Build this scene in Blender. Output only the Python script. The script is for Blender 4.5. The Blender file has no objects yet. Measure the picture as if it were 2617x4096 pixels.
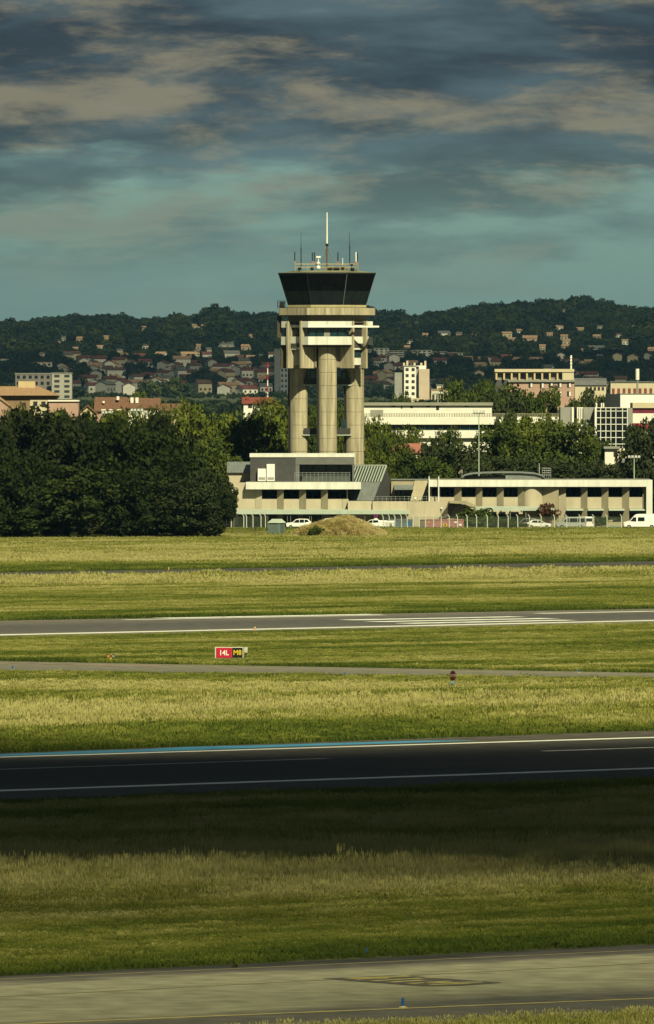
import bpy, bmesh, math, random
import numpy as np
from mathutils import Vector, Matrix

R = math.radians
SC = bpy.context.scene
COL = SC.collection
random.seed(7)
rng = np.random.default_rng(7)

# ------------------------------------------------------------------ camera
F, CX, YH, H = 41000.0, 1308.5, 1586.0, 22.24        # focal length, axis and horizon in photograph pixels, eye height in metres
cd = bpy.data.cameras.new('camera')
cam = bpy.data.objects.new('camera', cd)
COL.objects.link(cam)
cam.location = (0, 0, H)
cam.rotation_euler = (R(90), 0, 0)
cd.sensor_fit = 'VERTICAL'
cd.sensor_height = 36.0
cd.sensor_width = 36.0
cd.lens = 36.0 * F / 4096
cd.shift_y = -(2048 - YH) / 4096
cd.clip_start = 1.0
cd.clip_end = 60000
SC.camera = cam

# ------------------------------------------------------------------ sun and sky
SUN_EL, SUN_AZ = R(43), R(20)       # azimuth measured from straight behind the camera towards the right
SUN_DIR = Vector((math.sin(SUN_AZ) * math.cos(SUN_EL), -math.cos(SUN_AZ) * math.cos(SUN_EL), math.sin(SUN_EL)))
sd = bpy.data.lights.new('sun', 'SUN')
sun = bpy.data.objects.new('sun', sd)
COL.objects.link(sun)
sd.energy = 5.0
sd.color = (1.0, 0.93, 0.60)
sd.angle = R(0.5)
sun.rotation_euler = SUN_DIR.to_track_quat('Z', 'Y').to_euler()

W = bpy.data.worlds.new('World')
SC.world = W
W.use_nodes = True
nt = W.node_tree
nt.nodes.clear()
def wn(t, **kw):
    n = nt.nodes.new(t)
    for k, v in kw.items():
        setattr(n, k, v)
    return n
wl = nt.links.new
def wmath(op, a, b=None, c=None, clamp=False):
    n = wn('ShaderNodeMath', operation=op)
    n.use_clamp = clamp
    for i, v in enumerate((a, b, c)):
        if v is None:
            continue
        if isinstance(v, (int, float)):
            n.inputs[i].default_value = v
        else:
            wl(v, n.inputs[i])
    return n.outputs[0]
def wmix(fac, a, b, mode='MIX'):
    n = wn('ShaderNodeMix', data_type='RGBA', blend_type=mode)
    for sock, v in ((n.inputs[0], fac), (n.inputs[6], a), (n.inputs[7], b)):
        if isinstance(v, (int, float)):
            sock.default_value = v
        elif isinstance(v, tuple):
            sock.default_value = (*v, 1)
        else:
            wl(v, sock)
    return n.outputs[2]
out = wn('ShaderNodeOutputWorld')
bg = wn('ShaderNodeBackground')
sky = wn('ShaderNodeTexSky', sky_type='NISHITA')
sky.sun_disc = False
sky.sun_elevation = SUN_EL
sky.sun_rotation = math.atan2(SUN_DIR.x, SUN_DIR.y)
sky.altitude = 150
sky.air_density = 1.0
sky.dust_density = 1.2
sky.ozone_density = 1.5
SKY_STRENGTH = 0.05
tc = wn('ShaderNodeTexCoord')
sep = wn('ShaderNodeSeparateXYZ')
wl(tc.outputs['Generated'], sep.inputs[0])
zc = wmath('MAXIMUM', sep.outputs[2], 0.0)
den = wmath('ADD', zc, 0.29)
comb = wn('ShaderNodeCombineXYZ')
wl(wmath('DIVIDE', sep.outputs[0], den), comb.inputs[0])
wl(wmath('DIVIDE', sep.outputs[1], den), comb.inputs[1])
def wnoise(scale, detail, rough, off, dist=0.0, sx=1.0):
    m = wn('ShaderNodeMapping')
    m.inputs['Location'].default_value = off
    m.inputs['Scale'].default_value = (sx, 1, 1)
    wl(comb.outputs[0], m.inputs[0])
    n = wn('ShaderNodeTexNoise')
    n.inputs['Scale'].default_value = scale
    n.inputs['Detail'].default_value = detail
    n.inputs['Roughness'].default_value = rough
    n.inputs['Distortion'].default_value = dist
    wl(m.outputs[0], n.inputs['Vector'])
    return n.outputs[0]
def wramp(v, a, b):
    n = wn('ShaderNodeMapRange', interpolation_type='SMOOTHSTEP')
    wl(v, n.inputs[0])
    n.inputs[1].default_value = a
    n.inputs[2].default_value = b
    return n.outputs[0]
n_cover = wnoise(8.0, 8, 0.58, (3.1, 1.7, 0.0), 0.15, 0.8)
n_lit = wnoise(15.0, 9, 0.60, (2.6, 7.3, 2.0), 0.25, 0.72)
n_dark = wnoise(8.0, 7, 0.55, (1.3, 9.2, 5.0), 0.2, 0.7)
n_fine = wnoise(48.0, 7, 0.65, (5.3, 2.2, 7.0), 0.2, 0.8)
high = wramp(sep.outputs[2], 0.006, 0.030)          # clouds thin out into the haze near the horizon
clear = wmix(1.0, sky.outputs[0], (0.60, 0.95, 0.98), 'MULTIPLY')
cover = wmath('MULTIPLY', wramp(wmath('MULTIPLY_ADD', high, 0.17, n_cover), 0.44, 0.57), wmath('MULTIPLY_ADD', high, 0.86, 0.12), clamp=True)
body = wmix(wramp(wmath('MULTIPLY_ADD', n_fine, 0.12, n_dark), 0.45, 0.64), (1.20, 1.85, 2.15), (0.42, 0.58, 0.80))
litv = wmath('MULTIPLY_ADD', n_fine, 0.26, wmath('MULTIPLY', n_lit, 0.82))
lit = wmath('MULTIPLY', wramp(litv, 0.51, 0.66), 0.66)
cloudcol = wmix(lit, body, (4.4, 3.8, 2.4))
final = wmix(cover, clear, cloudcol)
wl(final, bg.inputs[0])
bg.inputs[1].default_value = SKY_STRENGTH
wl(bg.outputs[0], out.inputs[0])

SC.view_settings.view_transform = 'Standard'
SC.view_settings.look = 'None'
SC.view_settings.exposure = 0.55
SC.view_settings.gamma = 1.0
SC.render.engine = 'CYCLES'
SC.cycles.max_bounces = 5
SC.cycles.diffuse_bounces = 1
SC.cycles.glossy_bounces = 2
SC.cycles.transparent_max_bounces = 16
SC.cycles.volume_bounces = 0
SC.cycles.use_denoising = True

# ------------------------------------------------------------------ photograph pixel -> place
def XW(x, Y): return (x - CX) * Y / F
def ZW(y, Y): return H - (y - YH) * Y / F
def GY(y): return F * H / (y - YH)                    # distance of flat ground seen at that row
def G(x, y, z=0.0):
    Y = F * (H - z) / (y - YH)
    return Vector((XW(x, Y), Y, z))

# ------------------------------------------------------------------ materials
MATS = {}
def albedo(c):
    """base colours scaled down so bounced light fills the shadows less"""
    k = 0.86 if min(c) > 0.55 else 0.70
    return tuple(v * k for v in c)
def mat(name, col, rough=0.8, var=0.25, scale=1.0, col2=None, bump=0.0, stretch=(1, 1, 1), metal=0.0, spec=0.3, detail=4, fine=0.0):
    if name in MATS:
        return MATS[name]
    col = albedo(col)
    if col2: col2 = albedo(col2)
    m = bpy.data.materials.new(name)
    m.use_nodes = True
    t = m.node_tree
    b = t.nodes['Principled BSDF']
    b.inputs['Roughness'].default_value = rough
    b.inputs['Metallic'].default_value = metal
    b.inputs['Specular IOR Level'].default_value = spec
    g = t.nodes.new('ShaderNodeNewGeometry')
    mp = t.nodes.new('ShaderNodeMapping')
    mp.inputs['Scale'].default_value = stretch
    t.links.new(g.outputs['Position'], mp.inputs[0])
    n = t.nodes.new('ShaderNodeTexNoise')
    n.inputs['Scale'].default_value = scale
    n.inputs['Detail'].default_value = detail
    n.inputs['Roughness'].default_value = 0.6
    t.links.new(mp.outputs[0], n.inputs['Vector'])
    mr = t.nodes.new('ShaderNodeMapRange')
    mr.inputs[1].default_value = 0.32
    mr.inputs[2].default_value = 0.68
    t.links.new(n.outputs[0], mr.inputs[0])
    mx = t.nodes.new('ShaderNodeMix')
    mx.data_type = 'RGBA'
    c2 = col2 or tuple(c * (1 - var) for c in col)
    c1 = col if col2 else tuple(min(1, c * (1 + var * 0.5)) for c in col)
    mx.inputs[6].default_value = (*c2, 1)
    mx.inputs[7].default_value = (*c1, 1)
    t.links.new(mr.outputs[0], mx.inputs[0])
    t.links.new(mx.outputs[2], b.inputs['Base Color'])
    if bump:
        bp = t.nodes.new('ShaderNodeBump')
        bp.inputs['Strength'].default_value = bump
        bp.inputs['Distance'].default_value = 0.03
        t.links.new(n.outputs[0], bp.inputs['Height'])
        t.links.new(bp.outputs[0], b.inputs['Normal'])
    MATS[name] = m
    return m

CONC = mat('concrete', (0.52, 0.46, 0.31), 0.9, 0.48, 0.8, stretch=(2.4, 2.4, 0.16), bump=0.2, detail=7)
CONC_D = mat('concrete_dark', (0.30, 0.27, 0.20), 0.9, 0.25, 0.6, stretch=(1.4, 1.4, 0.4))
BEIGE = mat('beige_render', (0.56, 0.50, 0.36), 0.9, 0.14, 0.5, stretch=(1, 1, 0.4))
BEIGE2 = mat('tan_render', (0.44, 0.39, 0.26), 0.9, 0.16, 0.5, stretch=(1, 1, 0.4))
WHITEP = mat('white_panel', (0.68, 0.69, 0.61), 0.6, 0.16, 0.9, stretch=(1.5, 1.5, 0.2), detail=6)
WHITE = mat('white_paint', (0.80, 0.80, 0.74), 0.45, 0.06, 1.0)
GREYP = mat('grey_panel', (0.30, 0.30, 0.26), 0.7, 0.15, 0.8)
DARKCL = mat('dark_cladding', (0.085, 0.085, 0.085), 0.7, 0.15, 1.0)
ZINC = mat('zinc_roof', (0.22, 0.245, 0.235), 0.55, 0.18, 0.8, stretch=(2, 1, 1))
GREENW = mat('pale_green_metal', (0.50, 0.58, 0.48), 0.5, 0.12, 1.0)
GLASS = mat('dark_glass', (0.010, 0.014, 0.016), 0.08, 0.3, 0.6, spec=0.5)
TEALG = mat('teal_glass', (0.015, 0.05, 0.055), 0.10, 0.3, 0.5, spec=0.5)
FRAME = mat('dark_frame', (0.03, 0.03, 0.032), 0.5, 0.2, 2)
STEEL = mat('grey_steel', (0.30, 0.32, 0.30), 0.45, 0.2, 3, metal=0.3)
BLACKM = mat('black_metal', (0.018, 0.018, 0.018), 0.5, 0.2, 3)
SOFFIT_SHADE = mat('soffit_shade', (0.09, 0.085, 0.07), 0.9, 0.2, 1)  # colour lowered to deepen the shade under the crown
RUBBER = mat('rubber', (0.012, 0.012, 0.012), 0.8, 0.1, 5)
ORANGE = mat('orange_paint', (0.75, 0.22, 0.03), 0.5, 0.1, 3)
REDP = mat('red_paint', (0.50, 0.02, 0.04), 0.5, 0.08, 3)
YELLOWP = mat('yellow_paint', (0.80, 0.58, 0.03), 0.55, 0.1, 3)
BLUEP = mat('blue_paint', (0.01, 0.12, 0.42), 0.4, 0.1, 3)
BARK = mat('bark', (0.10, 0.075, 0.05), 0.95, 0.4, 3, stretch=(1, 1, 0.2))

# ------------------------------------------------------------------ mesh builder
class MB:
    def __init__(s):
        s.v = []; s.f = []
    def add(s, vs, fs):
        o = len(s.v)
        s.v += [tuple(p) for p in vs]
        s.f += [tuple(i + o for i in f) for f in fs]
        return s
    def box(s, x0, x1, y0, y1, z0, z1):
        x0, x1 = sorted((x0, x1)); y0, y1 = sorted((y0, y1)); z0, z1 = sorted((z0, z1))
        return s.add([(x0,y0,z0),(x1,y0,z0),(x1,y1,z0),(x0,y1,z0),(x0,y0,z1),(x1,y0,z1),(x1,y1,z1),(x0,y1,z1)],
                     [(0,3,2,1),(4,5,6,7),(0,1,5,4),(1,2,6,5),(2,3,7,6),(3,0,4,7)])
    def prism(s, poly0, z0, z1, poly1=None, cap=True):
        poly1 = poly1 or poly0
        n = len(poly0)
        vs = [(p[0], p[1], z0) for p in poly0] + [(p[0], p[1], z1) for p in poly1]
        fs = [(i, (i+1) % n, n + (i+1) % n, n + i) for i in range(n)]
        if cap:
            fs += [tuple(range(n-1, -1, -1)), tuple(range(n, 2*n))]
        return s.add(vs, fs)
    def side(s, poly, axis, a0, a1):
        """polygon in a vertical plane pushed along axis: 'x' -> poly is (y, z); 'y' -> poly is (x, z)"""
        n = len(poly)
        mk = (lambda p, a: (a, p[0], p[1])) if axis == 'x' else (lambda p, a: (p[0], a, p[1]))
        vs = [mk(p, a0) for p in poly] + [mk(p, a1) for p in poly]
        fs = [(i, (i+1) % n, n + (i+1) % n, n + i) for i in range(n)] + [tuple(range(n-1, -1, -1)), tuple(range(n, 2*n))]
        return s.add(vs, fs)
    def tube(s, p0, p1, r0, r1=None, n=8):
        r1 = r0 if r1 is None else r1
        p0, p1 = Vector(p0), Vector(p1)
        d = (p1 - p0).normalized()
        a = d.orthogonal().normalized(); b = d.cross(a)
        vs = []
        for p, r in ((p0, r0), (p1, r1)):
            for i in range(n):
                t = 2 * math.pi * i / n
                vs.append(p + (a * math.cos(t) + b * math.sin(t)) * r)
        fs = [(i, (i+1) % n, n + (i+1) % n, n + i) for i in range(n)] + [tuple(range(n-1, -1, -1)), tuple(range(n, 2*n))]
        return s.add(vs, fs)
    def quad(s, a, b, c, d):
        return s.add([a, b, c, d], [(0, 1, 2, 3)])
    def slab(s, pts, thick):
        """thin plate: polygon pts given thickness along its normal (towards the back)"""
        pts = [Vector(p) for p in pts]
        nrm = (pts[1] - pts[0]).cross(pts[2] - pts[0]).normalized()
        n = len(pts)
        vs = pts + [p - nrm * thick for p in pts]
        fs = [tuple(range(n)), tuple(range(2*n-1, n-1, -1))] + [(i, n + i, n + (i+1) % n, (i+1) % n) for i in range(n)]
        return s.add(vs, fs)
    def mesh(s, name, m, org=(0, 0, 0)):
        me = bpy.data.meshes.new(name)
        me.from_pydata([(p[0]-org[0], p[1]-org[1], p[2]-org[2]) for p in s.v], [], s.f)
        me.materials.append(m)
        bm = bmesh.new(); bm.from_mesh(me)
        bmesh.ops.recalc_face_normals(bm, faces=bm.faces)
        bm.to_mesh(me); bm.free()
        return me
    def build(s, name, m, parent=None, smooth=False, org=None):
        o_ = Vector(org) if org is not None else (WORLD_ORG(parent) if parent else Vector((0, 0, 0)))
        me = s.mesh(name, m, o_)
        if smooth:
            me.polygons.foreach_set('use_smooth', [True] * len(me.polygons))
        o = bpy.data.objects.new(name, me)
        COL.objects.link(o)
        if parent:
            o.parent = parent
        else:
            o.location = o_
        return o
def WORLD_ORG(o):
    v = Vector((0, 0, 0))
    while o:
        v += o.location
        o = o.parent
    return v
def tag(o, label, cat=None, group=None):
    o['label'] = label
    if cat: o['category'] = cat
    if group: o['group'] = group
    return o
def thing(name, label, cat, loc=(0, 0, 0), group=None):
    o = bpy.data.objects.new(name, None)
    o.empty_display_size = 0.5
    COL.objects.link(o)
    o.location = loc
    return tag(o, label, cat, group)
def link(name, me, parent=None, loc=(0, 0, 0)):
    o = bpy.data.objects.new(name, me)
    COL.objects.link(o); o.location = loc
    if parent: o.parent = parent
    return o
def copy_tree(o, parent=None):
    c = o.copy(); COL.objects.link(c); c.parent = parent
    for ch in o.children:
        copy_tree(ch, c)
    return c
def structure(o): o['kind'] = 'structure'; return o
def text(body, size, m, name, parent, M, extrude=0.004, sx=1.0):
    cu = bpy.data.curves.new('tmp_text', 'FONT')
    cu.body = body; cu.size = size; cu.extrude = extrude; cu.align_x = 'CENTER'; cu.align_y = 'CENTER'
    cu.offset = size * 0.018
    cu.resolution_u = 3
    tmp = bpy.data.objects.new('tmp_text', cu)
    COL.objects.link(tmp)
    bpy.context.view_layer.update()
    me = bpy.data.meshes.new_from_object(tmp.evaluated_get(bpy.context.evaluated_depsgraph_get()))
    COL.objects.unlink(tmp); bpy.data.objects.remove(tmp); bpy.data.curves.remove(cu)
    me.transform(Matrix.Diagonal((sx, 1, 1, 1)))
    me.transform(M)
    me.materials.clear(); me.materials.append(m)
    o = bpy.data.objects.new(name, me); COL.objects.link(o); o.parent = parent
    return o
FACE = Matrix.Rotation(R(90), 4, 'X')       # text standing up, read from -Y

# ------------------------------------------------------------------ terrain behind the airfield
RIDGE_X = [-1500, 0, 150, 300, 520, 640, 760, 840, 960, 1100, 1300, 1500, 1600, 1750, 1900, 2100, 2300, 2450, 2617, 4200]
RIDGE_Y = [1330, 1322, 1316, 1310, 1306, 1312, 1296, 1284, 1290, 1300, 1300, 1288, 1292, 1282, 1268, 1256, 1250, 1262, 1276, 1320]
def terr_z(X, Y):
    X = np.asarray(X, float); Y = np.asarray(Y, float)
    px = CX + F * X / np.maximum(Y, 1)
    ridge = np.interp(px, RIDGE_X, RIDGE_Y) + np.interp(px, [0, 1300, 2617], [26, 14, 16])
    zr = H + (YH - ridge) * 11000 / F
    z = np.interp(Y, [2300, 5800, 6500, 8500], [-0.5, 20, 26.4, 53.5])
    t = np.clip((Y - 8500) / 2500, 0, 1)
    zz = 53.5 + (zr - 53.5) * t ** 1.0
    z = np.where(Y > 8500, zz, z)
    z = np.where(Y > 11000, zr - (Y - 11000) * 0.03, z)
    bump = 1.6 * np.sin(X / 37 + Y / 210) + 1.2 * np.sin(X / 91 - Y / 143)
    return z + bump * np.clip((Y - 6500) / 2000, 0, 1)
def hit(x, y):
    """place on the hillside seen at that pixel"""
    Ys = np.arange(5900, 11000, 10.0)
    Xs = (x - CX) * Ys / F
    yy = YH - (terr_z(Xs, Ys) - H) * F / Ys
    k = np.argmax(yy <= y)
    if yy[k] > y: k = len(Ys) - 1
    return Vector((Xs[k], Ys[k], float(terr_z(Xs[k], Ys[k]))))

MB_ = MB()
gx = np.array([-9000, -5000, -3000, -1500, -900, -600, -420, -300, -200, -100, 0, 100, 200, 300, 420, 600, 900, 1500, 3000, 5000, 9000], float)
m_ground = mat('ground_soil', (0.10, 0.105, 0.035), 0.95, 0.3, 0.05, col2=(0.055, 0.065, 0.02))
gr = MB()
gr.quad((-40000, -2000, -0.02), (40000, -2000, -0.02), (40000, 45000, -0.02), (-40000, 45000, -0.02))
structure(gr.build('ground', m_ground))
tx = np.unique(np.concatenate([np.linspace(-6000, 6000, 41), np.linspace(-900, 900, 121)]))
ty = np.concatenate([np.linspace(2300, 5800, 15), np.linspace(5900, 11000, 86), np.linspace(11200, 14000, 8)])
XX, YY = np.meshgrid(tx, ty)
ZZ = terr_z(XX, YY)
nx, ny = len(tx), len(ty)
tv = np.stack([XX, YY, ZZ], -1).reshape(-1, 3)
tf = [(j*nx+i, j*nx+i+1, (j+1)*nx+i+1, (j+1)*nx+i) for j in range(ny-1) for i in range(nx-1)]
hm = MB(); hm.v = [tuple(p) for p in tv]; hm.f = tf
m_hill = mat('hill_soil', (0.075, 0.085, 0.035), 0.95, 0.4, 0.01, col2=(0.035, 0.05, 0.02))
structure(hm.build('hillside', m_hill, smooth=True))

# ------------------------------------------------------------------ airfield surfaces
class Line:
    def __init__(s, y0, y1, x0=0, x1=2617):
        a, b = G(x0, y0), G(x1, y1)
        d = (b - a) / (x1 - x0)
        s.p0 = a - d * x0; s.d = d * 2617
    def at(s, t): return s.p0 + s.d * t
    def len(s): return s.d.length
def uvmesh(me, vals):
    uv = me.uv_layers.new(name='UVMap')
    for li, l in enumerate(me.loops):
        uv.data[li].uv = vals[l.vertex_index]
def strip(name, A, B, m, z, t0=-1.2, t1=2.2, n=24):
    vs, uvs, fs = [], [], []
    for i in range(n + 1):
        t = t0 + (t1 - t0) * i / n
        a, b = A.at(t), B.at(t)
        vs += [(a.x, a.y, z), (b.x, b.y, z)]
        uvs += [(A.len() * t, 0), (A.len() * t, 1)]
        if i: fs.append((2*i-2, 2*i, 2*i+1, 2*i-1))
    me = bpy.data.meshes.new(name)
    me.from_pydata(vs, [], fs); me.materials.append(m)
    uvmesh(me, uvs)
    return structure(link(name, me))
def band_mat(name, stops, noise_u=0.02, noise_v=9.0, amp=0.10, rough=0.85, speck=0.25):
    """colour across the strip (v) with streaks running along it"""
    m = bpy.data.materials.new(name); m.use_nodes = True
    t = m.node_tree; b = t.nodes['Principled BSDF']
    b.inputs['Roughness'].default_value = rough
    b.inputs['Specular IOR Level'].default_value = 0.15
    uv = t.nodes.new('ShaderNodeUVMap'); uv.uv_map = 'UVMap'
    mp = t.nodes.new('ShaderNodeMapping'); mp.inputs['Scale'].default_value = (noise_u, noise_v, 1)
    t.links.new(uv.outputs[0], mp.inputs[0])
    n = t.nodes.new('ShaderNodeTexNoise'); n.inputs['Scale'].default_value = 1.0; n.inputs['Detail'].default_value = 6
    n.inputs['Roughness'].default_value = 0.62
    t.links.new(mp.outputs[0], n.inputs['Vector'])
    sp = t.nodes.new('ShaderNodeSeparateXYZ'); t.links.new(uv.outputs[0], sp.inputs[0])
    ma = t.nodes.new('ShaderNodeMath'); ma.operation = 'MULTIPLY_ADD'
    t.links.new(n.outputs[0], ma.inputs[0]); ma.inputs[1].default_value = amp * 2
    sb = t.nodes.new('ShaderNodeMath'); sb.operation = 'SUBTRACT'; t.links.new(sp.outputs[1], sb.inputs[0]); sb.inputs[1].default_value = amp
    t.links.new(sb.outputs[0], ma.inputs[2])
    cr = t.nodes.new('ShaderNodeValToRGB')
    els = cr.color_ramp.elements
    while len(els) < len(stops): els.new(0.5)
    for e, (p, c) in zip(els, stops):
        e.position = p; e.color = (*albedo(c), 1)
    t.links.new(ma.outputs[0], cr.inputs[0])
    g = t.nodes.new('ShaderNodeNewGeometry')
    n2 = t.nodes.new('ShaderNodeTexNoise'); n2.inputs['Scale'].default_value = 0.7; n2.inputs['Detail'].default_value = 5
    t.links.new(g.outputs['Position'], n2.inputs['Vector'])
    mr = t.nodes.new('ShaderNodeMapRange'); mr.inputs[1].default_value = 0.3; mr.inputs[2].default_value = 0.7
    mr.inputs[3].default_value = 1 - speck; mr.inputs[4].default_value = 1 + speck
    t.links.new(n2.outputs[0], mr.inputs[0])
    mx = t.nodes.new('ShaderNodeMix'); mx.data_type = 'RGBA'; mx.blend_type = 'MULTIPLY'; mx.inputs[0].default_value = 1
    t.links.new(cr.outputs[0], mx.inputs[6]); t.links.new(mr.outputs[0], mx.inputs[7])
    t.links.new(mx.outputs[2], b.inputs['Base Color'])
    return m
def worn(name, col, under, lo=0.38, hi=0.5, scale=1.2, rough=0.7):
    """paint worn through to the surface below"""
    return mat(name, col, rough, 0, scale, col2=under, detail=6)

# the near taxiway at the bottom of the picture
NT_far, NT_near = Line(3905, 3778), Line(4290, 4110)
m_nt = band_mat('taxiway_concrete', [(0.0, (0.12, 0.115, 0.09)), (0.40, (0.13, 0.125, 0.10)), (0.50, (0.32, 0.31, 0.195)), (0.86, (0.38, 0.365, 0.235)), (0.905, (0.16, 0.15, 0.12)), (0.96, (0.12, 0.11, 0.095)), (1.0, (0.05, 0.05, 0.045))], 0.035, 6.0, 0.15)
strip('taxiway', NT_near, NT_far, m_nt, 0.004)
# near runway
NR_far, NR_near = Line(3012, 2922), Line(3222, 3128)
m_nr = band_mat('runway_rubbered_asphalt', [(0.0, (0.040, 0.040, 0.038)), (0.26, (0.034, 0.034, 0.033)), (0.36, (0.012, 0.012, 0.012)), (0.50, (0.009, 0.009, 0.009)), (0.66, (0.013, 0.013, 0.012)), (0.76, (0.045, 0.043, 0.036)), (0.88, (0.085, 0.08, 0.06)), (1.0, (0.10, 0.09, 0.075))], 0.02, 9.0, 0.11, rough=0.8, speck=.4)
strip('runway', NR_near, NR_far, m_nr, 0.004)
# taxiway with the hold sign
MT_far, MT_near = Line(2645, 2692), Line(2690, 2722)
m_mt = band_mat('old_taxiway_asphalt', [(0.0, (0.17, 0.16, 0.12)), (0.4, (0.19, 0.18, 0.14)), (0.75, (0.21, 0.20, 0.15)), (1.0, (0.22, 0.20, 0.15))], 0.03, 5.0, 0.12)
strip('taxiway', MT_near, MT_far, m_mt, 0.008)
# far runway
FR_far, FR_near = Line(2483, 2435), Line(2551, 2493)
m_fr = band_mat('runway_asphalt', [(0.0, (0.22, 0.20, 0.15)), (0.18, (0.20, 0.185, 0.145)), (0.28, (0.12, 0.118, 0.105)), (0.62, (0.105, 0.105, 0.098)), (0.80, (0.15, 0.14, 0.12)), (1.0, (0.20, 0.18, 0.15))], 0.012, 6.0, 0.10)
strip('runway', FR_near, FR_far, m_fr, 0.004)
# perimeter road
PR_far, PR_near = Line(2290, 2245), Line(2318, 2278)
m_pr = band_mat('perimeter_asphalt', [(0.0, (0.085, 0.082, 0.075)), (0.5, (0.075, 0.073, 0.07)), (1.0, (0.09, 0.085, 0.075))], 0.02, 5.0, 0.1)
strip('perimeter_road', PR_near, PR_far, m_pr, 0.004)
# car park apron in front of the buildings
ap = MB(); ap.box(-75, 75, 1719, 1800, -0.1, 0.02)
structure(ap.build('car_park_apron', mat('apron_asphalt', (0.13, 0.125, 0.10), 0.9, 0.2, 0.3)))

# painted lines: worn edges, lying 4 mm above the surface
MW = worn('white_marking', (0.84, 0.85, 0.76), (0.66, 0.66, 0.58))
MWD = worn('white_marking_rubbered', (0.44, 0.47, 0.42), (0.20, 0.20, 0.19))
MY = worn('yellow_marking', (0.62, 0.52, 0.13), (0.38, 0.34, 0.17))
MYF = worn('yellow_marking_faded', (0.44, 0.38, 0.15), (0.27, 0.25, 0.16))
MBLUE = worn('blue_marking', (0.08, 0.36, 0.58), (0.05, 0.24, 0.42), scale=0.35)
MBLK = worn('black_marking', (0.075, 0.068, 0.058), (0.15, 0.14, 0.10))
def stripe(x0, y0, x1, y1, width, m, z=0.012, n=40, jig=0.12, label='painted line', name='painted_line'):
    a, b = G(x0, y0), G(x1, y1)
    d = b - a
    nn = Vector((-d.y, d.x, 0)).normalized() * width / 2
    vs, fs = [], []
    for i in range(n + 1):
        c = a + d * (i / n)
        w0 = 1 + random.uniform(-jig, jig); w1 = 1 + random.uniform(-jig, jig)
        vs += [tuple(c - nn * w0 + Vector((0, 0, z))), tuple(c + nn * w1 + Vector((0, 0, z)))]
        if i: fs.append((2*i-2, 2*i, 2*i+1, 2*i-1))
    me = bpy.data.meshes.new(name); me.from_pydata(vs, [], fs); me.materials.append(m)
    o = link(name, me)
    o['kind'] = 'structure'
    tag(o, label)
    return o
def ext(y0, y1, a=-1500, b=4100):
    s = (y1 - y0) / 2617
    L = Line(y0, y1)
    return L
def lstripe(y0, y1, width, m, label, x0=-2000, x1=4600, z=0.012, n=70, jig=0.12):
    L = Line(y0, y1)
    a, b = L.at(x0 / 2617), L.at(x1 / 2617)
    d = b - a
    nn = Vector((-d.y, d.x, 0)).normalized() * width / 2
    vs, fs = [], []
    for i in range(n + 1):
        c = a + d * (i / n)
        w0 = 1 + random.uniform(-jig, jig); w1 = 1 + random.uniform(-jig, jig)
        vs += [tuple(c - nn * w0 + Vector((0, 0, z))), tuple(c + nn * w1 + Vector((0, 0, z)))]
        if i: fs.append((2*i-2, 2*i, 2*i+1, 2*i-1))
    me = bpy.data.meshes.new('painted_line'); me.from_pydata(vs, [], fs); me.materials.append(m)
    o = structure(link('painted_line', me)); tag(o, label)
    return o
# near runway
lstripe(3029, 2950, 1.25, MW, 'white far edge line of the dark runway')
lstripe(3163, 3073, 1.5, MW, 'white near edge line of the dark runway')
lstripe(3078, 2990, 0.8, MWD, 'dim centre line dash at the left of the dark runway', -900, 1270, n=30)
lstripe(3078, 2990, 0.8, MWD, 'dim centre line dash at the right of the dark runway', 2150, 4300, n=30)
def blob_paint(pts, m, z, label):
    """flat painted patch, outline from ground points"""
    P = [G(*p) for p in pts]
    me = bpy.data.meshes.new('painted_patch')
    me.from_pydata([(p.x, p.y, z) for p in P], [], [tuple(range(len(P)))]); me.materials.append(m)
    o = structure(link('painted_patch', me)); tag(o, label); return o
blob_paint([(-900, 3052), (0, 3025), (300, 3016), (700, 3003), (1200, 2986), (1500, 2976), (1920, 2962), (1700, 2963), (1400, 2971), (1050, 2981), (750, 2988), (560, 2998), (380, 3003), (200, 3010), (0, 3017), (-900, 3042)], MBLUE, 0.010, 'blue paint along the far edge line of the dark runway')
# far runway
lstripe(2540, 2482, 2.6, MW, 'white near edge line of the far runway')
lstripe(2489, 2440, 1.3, MW, 'thin white far edge line of the far runway', 473, 1500, n=26)
stripe(640, 2473, 1500, 2457, 2.8, MW, label='thick white bar at the far edge of the far runway')
stripe(2150, 2454, 3400, 2430, 2.0, MW, label='white line at the right of the far runway')
for k in range(3):
    f = k / 2 * 1.1
    stripe(1640 - 207 * f + random.uniform(-30, 30), 2494 - 12.5 * f, 2305 - 195 * f + random.uniform(-30, 30), 2480.5 - 12.5 * f, 2.9, MW, n=20, jig=0.2,
           label='one of the white threshold bars on the far runway', name='threshold_bar')['group'] = 'white threshold bars on the far runway'
# hold taxiway
lstripe(2654, 2699, 0.5, MYF, 'faded yellow line along the hold taxiway')
stripe(-300, 2652, 640, 2662, 1.6, worn('pink_marking', (0.45, 0.25, 0.20), (0.30, 0.22, 0.16)), label='faded pink hold bar at the left of the taxiway')
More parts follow.
